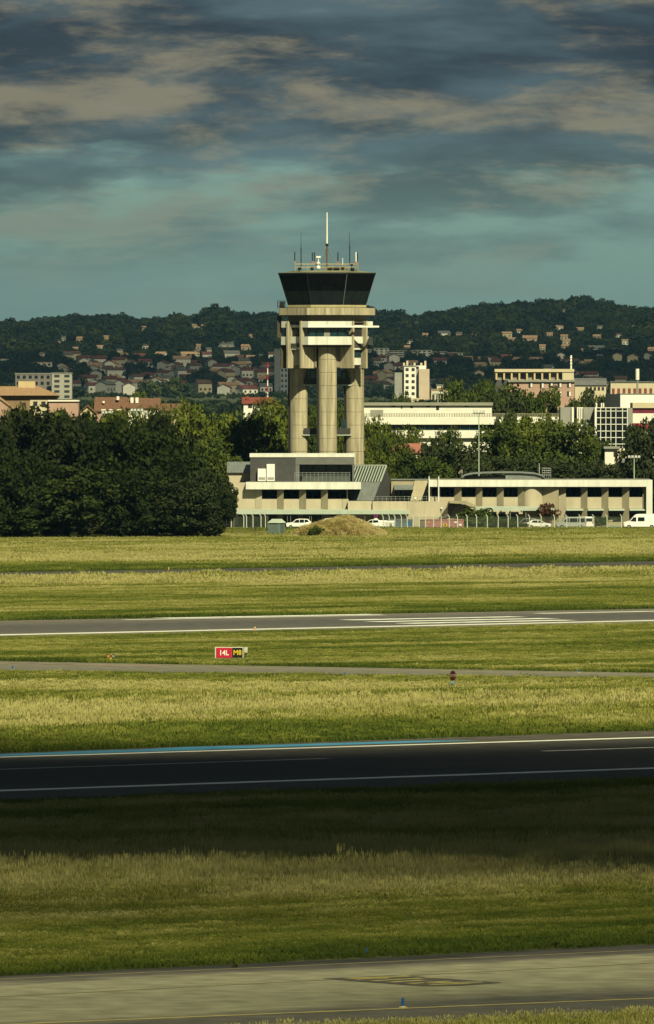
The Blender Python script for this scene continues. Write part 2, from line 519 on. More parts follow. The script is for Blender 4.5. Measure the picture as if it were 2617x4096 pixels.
# near taxiway
lstripe(3918, 3800, 0.30, MYF, 'yellow far edge line of the near taxiway', z=0.016)
lstripe(3988, 3852, 0.24, MYF, 'faded yellow centre line of the near taxiway', z=0.016)
lstripe(4100, 3994, 0.42, MY, 'yellow near edge line of the near taxiway', z=0.016)
blob_paint([(1290, 3916), (1560, 3904), (1650, 3906), (2010, 3932), (1830, 3945), (1690, 3946)], MBLK, 0.020, 'black panel of the painted direction sign on the near taxiway')
for i, (x0, y0, x1, y1, w) in enumerate([(1385, 3916, 1640, 3907, 0.5), (1420, 3920, 1560, 3914, 0.4), (1490, 3926, 1690, 3915, 0.45), (1560, 3931, 1700, 3923, 0.45), (1640, 3937, 1800, 3927, 0.4), (1700, 3934, 1930, 3931, 0.5), (1720, 3941, 1880, 3936, 0.45), (1700, 3913, 1790, 3916, 0.35)]):
    stripe(x0, y0, x1, y1, w, MY, z=0.028, n=10, jig=0.3, label='yellow stroke of the painted direction sign', name='painted_stroke')['group'] = 'strokes of the painted sign'

# ------------------------------------------------------------------ grass
AXIS = math.atan2((Line(3163, 3073).d).y, (Line(3163, 3073).d).x)
def leaf_mat(name, ramp, scale=(0.012, 0.09), dry=0.0, tip=0.35, rnd=0.3, transl=0.25, instancer=None):
    m = bpy.data.materials.new(name); m.use_nodes = True
    t = m.node_tree; b = t.nodes['Principled BSDF']; N = t.nodes.new; L = t.links.new
    b.inputs['Roughness'].default_value = 0.85
    b.inputs['Specular IOR Level'].default_value = 0.1
    g = N('ShaderNodeNewGeometry')
    mp = N('ShaderNodeMapping'); mp.vector_type = 'TEXTURE'
    mp.inputs['Rotation'].default_value = (0, 0, AXIS)
    mp.inputs['Scale'].default_value = (1 / scale[0], 1 / scale[1], 1 / scale[0])
    L(g.outputs['Position'], mp.inputs[0])
    n = N('ShaderNodeTexNoise'); n.inputs['Scale'].default_value = 1.0; n.inputs['Detail'].default_value = 6; n.inputs['Roughness'].default_value = 0.62
    L(mp.outputs[0], n.inputs['Vector'])
    oi = N('ShaderNodeObjectInfo')
    at = N('ShaderNodeAttribute'); at.attribute_name = 'tt'
    def ma(op, a, bb, c=None):
        k = N('ShaderNodeMath'); k.operation = op
        for i, v in enumerate((a, bb, c)):
            if v is None: continue
            if isinstance(v, (int, float)): k.inputs[i].default_value = v
            else: L(v, k.inputs[i])
        return k.outputs[0]
    mr = N('ShaderNodeMapRange'); mr.inputs[1].default_value = 0.33; mr.inputs[2].default_value = 0.67; L(n.outputs[0], mr.inputs[0])
    if instancer:
        mr.inputs[3].default_value = -0.16; mr.inputs[4].default_value = 0.16
        ia = N('ShaderNodeAttribute'); ia.attribute_type = 'INSTANCER'; ia.attribute_name = instancer
        mr = N('ShaderNodeMath'); mr.operation = 'ADD'
        L(ia.outputs['Fac'], mr.inputs[0]); L([k for k in t.nodes if k.type == 'MAP_RANGE'][0].outputs[0], mr.inputs[1])
    v = ma('MULTIPLY_ADD', at.outputs['Fac'], tip, mr.outputs[0])
    v = ma('MULTIPLY_ADD', oi.outputs['Random'], rnd, v)
    v = ma('ADD', v, dry - tip * 0.5 - rnd * 0.5)
    cr = N('ShaderNodeValToRGB'); els = cr.color_ramp.elements
    while len(els) < len(ramp): els.new(0.5)
    for e, (p, c) in zip(els, ramp): e.position = p; e.color = (*albedo(c), 1)
    L(v, cr.inputs[0])
    L(cr.outputs[0], b.inputs['Base Color'])
    if transl:
        tr = N('ShaderNodeBsdfTranslucent'); L(cr.outputs[0], tr.inputs[0])
        mx = N('ShaderNodeMixShader'); mx.inputs[0].default_value = transl
        o = t.nodes['Material Output']
        L(b.outputs[0], mx.inputs[1]); L(tr.outputs[0], mx.inputs[2]); L(mx.outputs[0], o.inputs[0])
    return m
RAMP = [(0.0, (0.070, 0.105, 0.014)), (0.25, (0.115, 0.155, 0.022)), (0.5, (0.205, 0.235, 0.036)), (0.75, (0.35, 0.345, 0.085)), (1.0, (0.54, 0.50, 0.19))]
g_blade = leaf_mat('grass_blades', RAMP, (0.05, 0.30), 0.0, 0.28, 0.30, instancer='dry')
def tuft_mesh(name, m, n, h, spread, w, lean=0.35, head=0.0, seed=1):
    r = np.random.default_rng(seed)
    vs, fs, tt = [], [], []
    for i in range(n):
        a = r.uniform(0, 2*math.pi); q = spread * math.sqrt(r.uniform())
        bx, by = q * math.cos(a), q * math.sin(a)
        hh = h * r.uniform(0.55, 1.1)
        la = r.uniform(0, 2*math.pi); ll = hh * lean * r.uniform(0.2, 1.0)
        dx, dy = math.cos(la) * ll, math.sin(la) * ll
        wa = r.uniform(0, math.pi); wx, wy = math.cos(wa) * w / 2, math.sin(wa) * w / 2
        o = len(vs)
        m1 = (bx + dx*0.35, by + dy*0.35, hh*0.6); tp = (bx + dx, by + dy, hh)
        vs += [(bx-wx, by-wy, 0), (bx+wx, by+wy, 0), (m1[0]+wx*.8, m1[1]+wy*.8, m1[2]), (m1[0]-wx*.8, m1[1]-wy*.8, m1[2]), tp]
        tt += [0, 0, .6, .6, 1]
        fs += [(o, o+1, o+2, o+3), (o+3, o+2, o+4)]
        if head and r.uniform() < head:
            o = len(vs); hw = w * 1.5; z0 = hh * 0.86
            vs += [(tp[0]-hw/2, tp[1], z0), (tp[0]+hw/2, tp[1], z0), (tp[0]+hw/3, tp[1], hh*1.08), (tp[0]-hw/3, tp[1], hh*1.08)]
            tt += [1.3]*4
            fs += [(o, o+1, o+2, o+3)]
    me = bpy.data.meshes.new(name); me.from_pydata(vs, [], fs); me.materials.append(m)
    at = me.attributes.new('tt', 'FLOAT', 'POINT'); at.data.foreach_set('value', np.array(tt, np.float32))
    return me
def gn_scatter(name, coll):
    ng = bpy.data.node_groups.new(name, 'GeometryNodeTree')
    ng.interface.new_socket('Geometry', in_out='INPUT', socket_type='NodeSocketGeometry')
    ng.interface.new_socket('Geometry', in_out='OUTPUT', socket_type='NodeSocketGeometry')
    N = ng.nodes.new; L = ng.links.new
    gi, go = N('NodeGroupInput'), N('NodeGroupOutput')
    ci = N('GeometryNodeCollectionInfo'); ci.inputs[0].default_value = coll
    ci.inputs['Separate Children'].default_value = True; ci.inputs['Reset Children'].default_value = True
    ip = N('GeometryNodeInstanceOnPoints'); ip.inputs['Pick Instance'].default_value = True
    L(gi.outputs[0], ip.inputs['Points']); L(ci.outputs[0], ip.inputs['Instance'])
    rv = N('FunctionNodeRandomValue'); rv.data_type = 'FLOAT_VECTOR'
    rv.inputs[0].default_value = (-0.05, -0.05, 0); rv.inputs[1].default_value = (0.05, 0.05, 6.283)
    L(rv.outputs[0], ip.inputs['Rotation'])
    na = N('GeometryNodeInputNamedAttribute'); na.data_type = 'FLOAT_VECTOR'; na.inputs[0].default_value = 'sc'
    L(na.outputs[0], ip.inputs['Scale'])
    L(ip.outputs[0], go.inputs[0])
    return ng
def collection_of(name, meshes):
    c = bpy.data.collections.new(name)
    for me in meshes:
        c.objects.link(bpy.data.objects.new(me.name, me))
    return c
def scatter(name, pts, sc, ng, label, cat=None, parent=None):
    me = bpy.data.meshes.new(name)
    pts = np.asarray(pts, np.float32)
    me.vertices.add(len(pts)); me.vertices.foreach_set('co', pts.ravel())
    at = me.attributes.new('sc', 'FLOAT_VECTOR', 'POINT'); at.data.foreach_set('vector', np.asarray(sc, np.float32).ravel())
    o = link(name, me, parent)
    md = o.modifiers.new('scatter', 'NODES'); md.node_group = ng
    o['kind'] = 'stuff'
    tag(o, label, cat)
    return o
def vnoise(a, b, seed=0):
    """smooth value noise on a lattice"""
    tab = np.random.default_rng(100 + seed).uniform(0, 1, (256, 256))
    ia, ib = np.floor(a).astype(int), np.floor(b).astype(int)
    fa, fb = a - ia, b - ib
    fa, fb = fa*fa*(3-2*fa), fb*fb*(3-2*fb)
    g = lambda i, j: tab[i % 256, j % 256]
    return (g(ia, ib)*(1-fa) + g(ia+1, ib)*fa)*(1-fb) + (g(ia, ib+1)*(1-fa) + g(ia+1, ib+1)*fa)*fb
NEAR = gn_scatter('scatter_near', collection_of('tufts_near', [tuft_mesh('tuft', g_blade, 24, 1.0, 0.36, 0.020, 0.38, 0.5, q) for q in (1, 2, 3, 4, 5)]))
FAR = gn_scatter('scatter_far', collection_of('tufts_far', [tuft_mesh('tuft', g_blade, 22, 1.0, 0.62, 0.045, 0.38, 0.45, q) for q in (6, 7, 8, 9)]))
FARX = gn_scatter('scatter_farther', collection_of('tufts_farther', [tuft_mesh('tuft', g_blade, 22, 1.0, 0.9, 0.07, 0.38, 0.45, q) for q in (10, 11, 12)]))
def grass_gap(name, label, lines, density, ng, seed, t0=-0.2, t1=1.2):
    """lines from near to far: (row at left edge, row at right edge, blade height in metres, dryness)"""
    allP, allS, allD = [], [], []
    ca, sa = math.cos(AXIS), math.sin(AXIS)
    for (yl, yr, h0, d0), (yl2, yr2, h1, d1) in zip(lines[:-1], lines[1:]):
        A_, B_ = Line(yl, yr), Line(yl2, yr2)
        wid = (B_.at(.5) - A_.at(.5)).length * abs(math.cos(AXIS))
        n = int(A_.len() * (t1 - t0) * max(wid, .4) * density * (1.5 if max(h0, h1) < .3 else 1.0))
        u = rng.uniform(t0, t1, n); v = rng.uniform(0, 1, n)
        a0, ad, b0, bd = (np.array(q) for q in (A_.p0, A_.d, B_.p0, B_.d))
        P = (a0 + ad*u[:, None])*(1-v[:, None]) + (b0 + bd*u[:, None])*v[:, None]
        a = P[:, 0]*ca + P[:, 1]*sa; b = -P[:, 0]*sa + P[:, 1]*ca
        n1 = vnoise(a*.035, b*.14, seed); n2 = vnoise(a*.16, b*.5, seed + 1); n3 = vnoise(a*.6, b*.9, seed + 2)
        f = np.clip(v + (n1 - .5)*.7 + (n2 - .5)*.35, 0, 1)
        h = h0 + (h1 - h0)*f; d = d0 + (d1 - d0)*f
        h = h*(.55 + .5*n3 + .4*n2)*rng.uniform(.7, 1.25, n)
        d = d + np.where(h < .26, -.05, .02) + (n2 - .5)*.40 + (n1 - .5)*.66 + (n3 - .5)*.2
        weed = rng.uniform(0, 1, n) < .006
        h = np.where(weed, h*1.4, h); d = np.where(weed, d - .35, d)
        P[:, 2] = 0
        allP.append(P); allS.append(np.stack([rng.uniform(.8, 1.25, n)*np.clip(.75 + h, .8, 1.2)]*2 + [h], -1)); allD.append(d)
    P, S, D = np.concatenate(allP), np.concatenate(allS), np.concatenate(allD)
    o = scatter(name, P, S, ng, label, 'grass')
    at = o.data.attributes.new('dry', 'FLOAT', 'POINT'); at.data.foreach_set('value', D.astype(np.float32))
    return o
grass_gap('grass', 'grass with seed heads in the bottom right corner', [(4330, 4240, .45, .5), (4178, 4066, .34, .45)], 9, NEAR, 1, 0.33, 1.3)
grass_gap('grass', 'grass field between the near taxiway and the dark runway',
    [(3903, 3777, .24, .05), (3880, 3757, .30, .12), (3850, 3728, .22, .30), (3780, 3680, .16, .45), (3715, 3640, .17, .58), (3640, 3588, .22, .48), (3610, 3566, .55, .72), (3520, 3480, .72, .86), (3440, 3405, .70, .70), (3390, 3350, .5, .34), (3330, 3285, .42, .42), (3270, 3200, .4, .55), (3240, 3160, .35, .35), (3222, 3128, .3, .2)], 7.5, NEAR, 5)
grass_gap('grass', 'grass field between the dark runway and the hold taxiway',
    [(3012, 2922, .34, .05), (2985, 2897, .48, .18), (2940, 2860, .55, .42), (2895, 2830, .62, .88), (2845, 2798, .6, .85), (2825, 2786, .5, .42), (2790, 2768, .42, .28), (2776, 2762, .34, .62), (2748, 2750, .30, .78), (2730, 2742, .26, .48), (2691, 2723, .24, .38)], 5.0, FAR, 9)
grass_gap('mown_grass', 'mown grass around the red and black sign',
    [(2645, 2692, .30, .05), (2638, 2684, .2, .35), (2605, 2622, .14, .48), (2585, 2590, .15, .34), (2568, 2545, .14, .5), (2552, 2494, .16, .36)], 3.2, FAR, 13)
grass_gap('grass', 'mown and tall grass between the far runway and the perimeter road',
    [(2483, 2435, .30, .02), (2475, 2428, .17, .32), (2432, 2392, .14, .50), (2400, 2362, .15, .38), (2372, 2332, .15, .52), (2352, 2312, .17, .68), (2347, 2307, .55, .8), (2338, 2298, .8, .72), (2331, 2291, .75, .62), (2329, 2289, .25, .4), (2319, 2279, .15, .3)], 2.4, FARX, 17)
grass_gap('grass', 'grass field between the perimeter road and the tower compound',
    [(2290, 2245, .30, .05), (2276, 2233, .34, .2), (2262, 2221, .46, .62), (2244, 2207, .52, .88), (2226, 2195, .44, .66), (2190, 2168, .4, .56), (2150, 2138, .36, .5), (2119, 2113, .28, .35)], 1.5, FARX, 21)

# ------------------------------------------------------------------ control tower
YT = 1765.0
def tz(y): return ZW(y, YT)
T8 = math.tan(R(22.5))
def octa(ap, front=True):
    h = ap * T8
    return [(-h, YT-ap), (h, YT-ap), (ap, YT-h), (ap, YT+h), (h, YT+ap), (-h, YT+ap), (-ap, YT+h), (-ap, YT-h)]
def lerp2(a, b, t): return (a[0] + (b[0]-a[0])*t, a[1] + (b[1]-a[1])*t)
tower = thing('control_tower', 'concrete airport control tower with dark glazed cab and four round columns', 'control tower', (0, YT, 0))
# columns of cast drums
def column(cx, cv, ztop, seam):
    r = 1.62
    c = (cx, YT - cv)
    n = 28
    pol = lambda rr: [(c[0] + rr*math.cos(2*math.pi*i/n), c[1] + rr*math.sin(2*math.pi*i/n)) for i in range(n)]
    core = MB().prism(pol(r - 0.06), 0, ztop).build('column', CONC_D, tower, True)
    z0 = tz(1806) - 2.26 * 6
    zs = [0.0]
    z = z0
    while z < ztop - 0.3:
        if z > 0.2: zs.append(z)
        z += 2.26
    zs.append(ztop)
    for a, b in zip(zs[:-1], zs[1:]):
        m = MB().prism(pol(r - 0.03), a + 0.02, a + 0.06, pol(r), False)
        m.prism(pol(r), a + 0.06, b - 0.06, None, False)
        m.prism(pol(r), b - 0.06, b - 0.02, pol(r - 0.03), False)
        o = m.build('concrete_drum', CONC, core)
    if seam:
        MB().box(cx - 0.05, cx + 0.05, YT - cv - r - 0.025, YT - cv - r + 0.05, 0, ztop).build('seam_strip', CONC_D, core)
    # dark strip up the left flank of the column
    MB().box(cx - r - 0.22, cx - r + 0.05, YT - cv - 0.25, YT - cv + 0.5, 0, ztop - 0.2).build('flank_strip', BLACKM, core)
column(0.06, 4.75, tz(1381), True)
column(-4.87, 0.0, tz(1474), False)
column(4.75, 0.0, tz(1474), False)
column(0.06, -4.75, tz(1381), False)
# landings between the columns
for zc in (tz(1538), tz(1737)):
    MB().box(-4.2, 4.2, YT - 1.7, YT + 1.7, zc - 0.22, zc).build('landing_slab', GREENW, tower)
    rl = MB()
    for vx in (-1.75, 1.75):
        rl.box(-4.0, 4.0, YT + vx - 0.02, YT + vx + 0.02, zc + 0.02, zc + 1.05)
    rl.build('landing_guard', mat('guard_panel', (0.05, 0.05, 0.045), 0.7, 0.2, 2), tower)
for x0, x1, y0, y1 in ((1237, 1264, 1478, 1532), (1365, 1386, 1483, 1530), (1364, 1386, 1676, 1716)):
    d = MB().box(XW(x0, YT), XW(x1, YT), YT - 1.6, YT - 1.5, tz(y1), tz(y0)).build('door', FRAME, tower)
    MB().box(XW(x0+4, YT), XW(x1-4, YT), YT - 1.64, YT - 1.605, tz(y1-5), tz(y0+5)).build('pane', TEALG, d)
# ladder lattice behind the columns
lt = MB()
for k in range(9):
    lt.box(-2.9 + 0.1, -2.0, YT + 1.9, YT + 1.94, 24.4 + k*0.3, 24.45 + k*0.3)
for xx in (-2.8, -2.4, -2.05):
    lt.box(xx, xx + 0.06, YT + 1.86, YT + 1.90, 24.3, 27.0)
lt.build('stair_lattice', mat('lattice_white', (0.6, 0.62, 0.55), 0.6), tower)
# crown
z_under, z_win0, z_win1, z_fas = tz(1380), tz(1347), tz(1311), tz(1286)
core = MB().prism(octa(5.0), tz(1470), z_under - 0.4).build('core', CONC_D, tower)
MB().prism(octa(7.4), z_under - 0.4, z_under + 0.25).build('floor_slab', SOFFIT_SHADE, tower)
MB().prism(octa(7.0), z_under + 0.25, z_win1).build('inner_wall', FRAME, tower)
def octa_panels(ap, z0, z1, per, m, name, gap=0.035, thick=0.16, skip=()):
    P = octa(ap)
    for k in range(8):
        if k in skip: continue
        a, b = P[k], P[(k+1) % 8]
        for j in range(per):
            L = math.dist(a, b)
            t0, t1 = j/per + gap/L/2, (j+1)/per - gap/L/2
            p, q = lerp2(a, b, t0), lerp2(a, b, t1)
            nx, ny = (q[1]-p[1]), -(q[0]-p[0]); l = math.hypot(nx, ny); nx /= l; ny /= l
            MB().prism([p, q, (q[0]-nx*thick, q[1]-ny*thick), (p[0]-nx*thick, p[1]-ny*thick)], z0, z1).build(name, m, tower)
# straight facets: 0 front, 2 right, 4 back, 6 left; facets 1,3,5,7 hold the finned bays
octa_panels(7.88, z_under, z_win0, 2, WHITEP, 'parapet_panel', skip=(1, 3, 5, 7))
octa_panels(7.86, z_win1, z_fas, 2, WHITEP, 'fascia_panel', skip=(1, 3, 5, 7))
P8 = octa(7.86)
for k in (1, 3, 5, 7):
    a, b = P8[k], P8[(k+1) % 8]
    mid = lerp2(a, b, 0.5)
    L = math.dist(a, b)
    ux, uy = (b[0]-a[0])/L, (b[1]-a[1])/L
    nx, ny = uy, -ux                       # outward
    if (nx * mid[0] + ny * (mid[1]-YT)) < 0: nx, ny = -nx, -ny
    def pt(s, d): return (mid[0] + ux*s + nx*d, mid[1] + uy*s + ny*d)
    def wallbox(s0, s1, d0, d1, z0, z1, nm, m):
        return MB().prism([pt(s0, d0), pt(s1, d0), pt(s1, d1), pt(s0, d1)], z0, z1).build(nm, m, tower)
    for s in (-1.62, 1.62):
        # fin: deep blade, flush top, runs down below the crown
        wallbox(s - 0.17, s + 0.17, -3.9, 0.22, tz(1473), tz(1285), 'fin', CONC)
    # side pieces of the facet beyond the fins
    for s0, s1 in ((-L/2 + 0.01, -1.83), (1.83, L/2 - 0.01)):
        wallbox(s0, s1, -0.16, 0.0, z_under, z_win0, 'parapet_panel', WHITEP)
        wallbox(s0, s1, -0.16, 0.0, z_win1, z_fas, 'fascia_panel', WHITEP)
    # recessed bay between the fins
    right = mid[0] > 0
    wallbox(-1.44, 1.44, -0.75, -0.6, tz(1399), z_win0, 'bay_panel', WHITEP)
    wallbox(-1.44, 1.44, -0.75, -0.6, z_win1, tz(1300), 'bay_panel', WHITEP)
    wallbox(-1.44, 1.44, -1.3, -1.1, tz(1462), tz(1399) - 0.01, 'bay_wall', GREYP if not right else DARKCL)
    if right:
        wallbox(-1.44, 1.0, -0.85, -0.65, tz(1460), tz(1432), 'bay_panel', WHITEP)
        wallbox(-1.44, 1.44, -1.09, -1.05, tz(1428), tz(1403), 'bay_window', TEALG)
    wallbox(-1.44, 1.44, -1.1, -0.95, z_win0, z_win1, 'window_pane', TEALG)
# window ring, straight facets: panes and mullions
P7 = octa(7.35)
for k in (0, 2, 4, 6):
    a, b = P7[k], P7[(k+1) % 8]
    for j in range(5):
        p, q = lerp2(a, b, j/5 + 0.012), lerp2(a, b, (j+1)/5 - 0.012)
        nx, ny = (q[1]-p[1]), -(q[0]-p[0]); l = math.hypot(nx, ny); nx /= l; ny /= l
        mm = TEALG if j != 2 else GREYP
        MB().prism([p, q, (q[0]-nx*.08, q[1]-ny*.08), (p[0]-nx*.08, p[1]-ny*.08)], z_win0 - 0.1, z_win1 + 0.02).build('window_pane', mm, tower)
for k in (1, 3, 5, 7):
    a, b = P7[k], P7[(k+1) % 8]
    for t0, t1 in ((0.0, 0.16), (0.84, 1.0)):
        p, q = lerp2(a, b, t0), lerp2(a, b, t1)
        nx, ny = (q[1]-p[1]), -(q[0]-p[0]); l = math.hypot(nx, ny); nx /= l; ny /= l
        MB().prism([p, q, (q[0]-nx*.08, q[1]-ny*.08), (p[0]-nx*.08, p[1]-ny*.08)], z_win0 - 0.1, z_win1 + 0.02).build('window_pane', TEALG, tower)
# thin white sun shade over the windows, reaching out to the right
MB().box(XW(1232, YT), XW(1516, YT), YT - 8.25, YT - 7.9, tz(1311), tz(1304)).build('sun_shade', WHITE, tower)
MB().box(7.87, XW(1516, YT), YT - 7.9, YT - 2.0, tz(1311), tz(1304)).build('sun_shade', WHITE, tower)
# roof of the crown, recess and balcony
MB().prism(octa(7.6), z_fas - 0.3, z_fas - 0.06).build('crown_roof', SOFFIT_SHADE, tower)
MB().prism(octa(6.65), z_fas - 0.06, tz(1261)).build('recess_wall', BEIGE2, tower)
bal = MB().prism(octa(8.05), tz(1265), tz(1258)).build('balcony_slab', CONC_D, tower)
octa_panels(8.27, tz(1261), tz(1233), 4, CONC, 'balcony_panel', gap=0.05, thick=0.14)
rail = MB()
P = octa(8.2)
for k in range(8):
    a, b = P[k], P[(k+1) % 8]
    rail.tube((*a, tz(1231)), (*b, tz(1231)), 0.035, n=6)
rail.build('balcony_rail', BLACKM, tower)
MB().prism(octa(6.75), tz(1261), tz(1221)).build('cab_plinth', mat('plinth_yellow', (0.52, 0.46, 0.24), 0.8, 0.2, 0.8), tower)
# caged platform at the left end of the balcony
cg = MB()
x0, x1 = XW(1111, YT), XW(1141, YT)
for xx in (x0, (x0+x1)/2, x1):
    for yy in (YT - 3.2, YT - 1.6):
        cg.tube((xx, yy, tz(1233)), (xx, yy, tz(1204)), 0.045, n=6)
for zz in (tz(1204), tz(1213), tz(1222)):
    for yy in (YT - 3.2, YT - 1.6):
        cg.tube((x0, yy, zz), (x1, yy, zz), 0.04, n=6)
cg.tube((x0, YT-3.2, tz(1233)), (x1, YT-3.2, tz(1204)), 0.04, n=6)
cg.box(x0 + 0.35, x1 - 0.1, YT - 2.2, YT - 1.7, tz(1233), tz(1207))
cg.build('access_cage', BLACKM, tower)
# stair shaft left of the crown, shade put into its dark brown
MB().box(XW(1110, YT), XW(1127, YT), YT - 2.6, YT + 2.6, tz(1351), tz(1263)).build('stair_shaft', mat('brown_shaft_shaded', (.085, .07, .05), .9, .15, .8), tower)
MB().box(XW(1123, YT), XW(1149, YT), YT - 2.9, YT + 2.6, tz(1473), tz(1380)).build('stair_shaft', mat('brown_shaft_shaded', (0, 0, 0)), tower)
# cab: outward leaning glass between thin mullions
zb, zt = tz(1222), tz(1098)
MB().prism(octa(6.45), zb, zt, octa(8.05)).build('cab_interior', mat('cab_inside', (0.012, 0.013, 0.014), 0.9, 0.2, 1), tower)
A, B = octa(6.62), octa(8.25)
for k in range(8):
    for j in range(3):
        t0, t1 = j/3 + 0.006, (j+1)/3 - 0.006
        p0, q0 = lerp2(A[k], A[(k+1) % 8], t0), lerp2(A[k], A[(k+1) % 8], t1)
        p1, q1 = lerp2(B[k], B[(k+1) % 8], t0), lerp2(B[k], B[(k+1) % 8], t1)
        split = 0.46
        pm, qm = lerp2(p0, p1, split), lerp2(q0, q1, split)
        zm = zb + (zt - zb) * split
        MB().slab([(*p0, zb), (*q0, zb), (*qm, zm-0.02), (*pm, zm-0.02)], 0.05).build('cab_pane', mat('cab_glass_low_reflect', (0.016, 0.022, 0.026), 0.10, 0.3, 0.8, spec=0.3), tower)  # lower panes coloured paler to suggest the reflected ground
        MB().slab([(*pm, zm+0.02), (*qm, zm+0.02), (*q1, zt), (*p1, zt)], 0.05).build('cab_pane', mat('cab_glass_high', (0.005, 0.005, 0.006), 0.2, 0.3, 0.8, spec=0.12), tower)
    MB().tube((*octa(6.66)[k], zb), (*octa(8.29)[k], zt), 0.05, n=6).build('mullion', STEEL if k in (1,) else FRAME, tower)
cr = MB().prism(octa(8.40), zt, tz(1092))
roof = cr.build('cab_roof', BLACKM, tower)
MB().prism(octa(8.3), tz(1092), tz(1083), octa(5.6)).build('roof_slope', mat('roof_moss', (0.24, 0.24, 0.14), 0.9, 0.3, 0.7), tower)
# rail and antennas on the cab roof
rr = MB()
rx0, rx1 = XW(1181, YT), XW(1432, YT)
for zz in (tz(1057), tz(1070)):
    for vy in (-5.2, 5.2):
        rr.tube((rx0, YT+vy, zz), (rx1, YT+vy, zz), 0.06, n=6)
    for xx in (rx0, rx1):
        rr.tube((xx, YT-5.2, zz), (xx, YT+5.2, zz), 0.06, n=6)
for i in range(6):
    xx = rx0 + (rx1-rx0)*i/5
    for vy in (-5.2, 5.2):
        rr.tube((xx, YT+vy, tz(1086)), (xx, YT+vy, tz(1056)), 0.055, n=6)
rr.build('roof_rail', mat('rail_cream', (0.42, 0.38, 0.24), 0.6, 0.2, 3), tower)
ms = MB().tube((0, YT, tz(1090)), (0, YT, tz(978)), 0.20, 0.17, n=10).build('mast', mat('mast_brown', (0.16, 0.12, 0.08), 0.7, 0.3, 3), tower)
MB().tube((0, YT, tz(978)), (0, YT, tz(850)), 0.15, 0.10, n=10).build('radome_tube', WHITE, ms)
MB().tube((0, YT, tz(985)), (0, YT, tz(974)), 0.26, n=10).build('collar', BLACKM, ms)
st = MB()
for sx, vy in ((-1.6, -3), (1.9, -3), (-1.0, 3), (1.1, 3)):
    st.tube((0, YT, tz(982)), (sx, YT+vy, tz(1058)), 0.018, n=4)
st.build('guy_wire', STEEL, ms)
for x, yt, yb, r in ((1205, 925, 1082, 0.05), (1399, 925, 1060, 0.05)):
    a = MB().tube((XW(x, YT), YT-5.0, tz(yb)), (XW(x, YT), YT-5.0, tz((yt+yb)/2 - 10)), 0.085, n=6)
    a.tube((XW(x, YT), YT-5.0, tz((yt+yb)/2 - 10)), (XW(x - (2 if x > 1300 else 0), YT), YT-5.0, tz(yt)), 0.045, 0.02, n=6)
    a.build('whip_antenna', BLACKM, tower)
for x, yt, yb, m, r in ((1180, 1010, 1045, BLACKM, .09), (1250, 1012, 1046, BLACKM, .09), (1258, 1010, 1046, BLACKM, .09), (1352, 1011, 1046, BLACKM, .09), (1424, 1010, 1048, WHITE, .12), (1430, 1012, 1048, BLACKM, .08), (1371, 1034, 1060, WHITE, .06)):
    an = MB().tube((XW(x, YT), YT-5.2, tz(yb)), (XW(x, YT), YT-5.2, tz(yt)), r, n=8).build('antenna', m, tower)
    MB().tube((XW(x, YT), YT-5.2, tz(yb+13)), (XW(x, YT), YT-5.2, tz(yb)), 0.09, n=8).build('antenna_foot', mat('salmon_paint', (0.6, 0.25, 0.18), 0.6), an)
def ball(m, c, r, n=10, sz=1.0):
    vs, fs = [], []
    k = n // 2
    for i in range(k + 1):
        ph = math.pi * i / k
        for j in range(n):
            th = 2*math.pi*j/n
            vs.append((c[0]+r*math.sin(ph)*math.cos(th), c[1]+r*math.sin(ph)*math.sin(th), c[2]+r*sz*math.cos(ph)))
    for i in range(k):
        for j in range(n):
            fs.append((i*n+j, i*n+(j+1) % n, (i+1)*n+(j+1) % n, (i+1)*n+j))
    return m.add(vs, fs)
wd = ball(MB(), (XW(1274, YT), YT-5.3, tz(1072)), 0.36, 12); wd.build('white_dome', WHITE, tower)
ws = MB().tube((XW(1274, YT), YT-5.3, tz(1062)), (XW(1274, YT), YT-5.3, tz(1032)), 0.09, n=6)
ws.box(XW(1266, YT), XW(1283, YT), YT-5.5, YT-5.1, tz(1033), tz(1026)); ws.box(XW(1268, YT), XW(1281, YT), YT-5.5, YT-5.1, tz(1056), tz(1050))
ws.build('weather_sensor', WHITE, tower)
for x, y, r in ((1198, 1076, .30), (1249, 1076, .33), (1371, 1074, .34), (1407, 1060, .26), (1410, 1078, .38)):
    b_ = ball(MB(), (XW(x, YT), YT-5.0, tz(y)), r, 10).box(XW(x, YT)-.08, XW(x, YT)+.08, YT-5.08, YT-4.92, tz(1087), tz(y))
    b_.build('floodlight', BLACKM, tower)
MB().box(XW(1314, YT), XW(1360, YT), YT-4.5, YT-3.8, tz(1073), tz(1066)).build('equipment_bar', STEEL, tower)
MB().box(XW(1295, YT), XW(1395, YT), YT-3.5, YT+2.5, tz(1084), tz(1074)).build('roof_hatch', mat('roof_moss', (0, 0, 0)), tower)

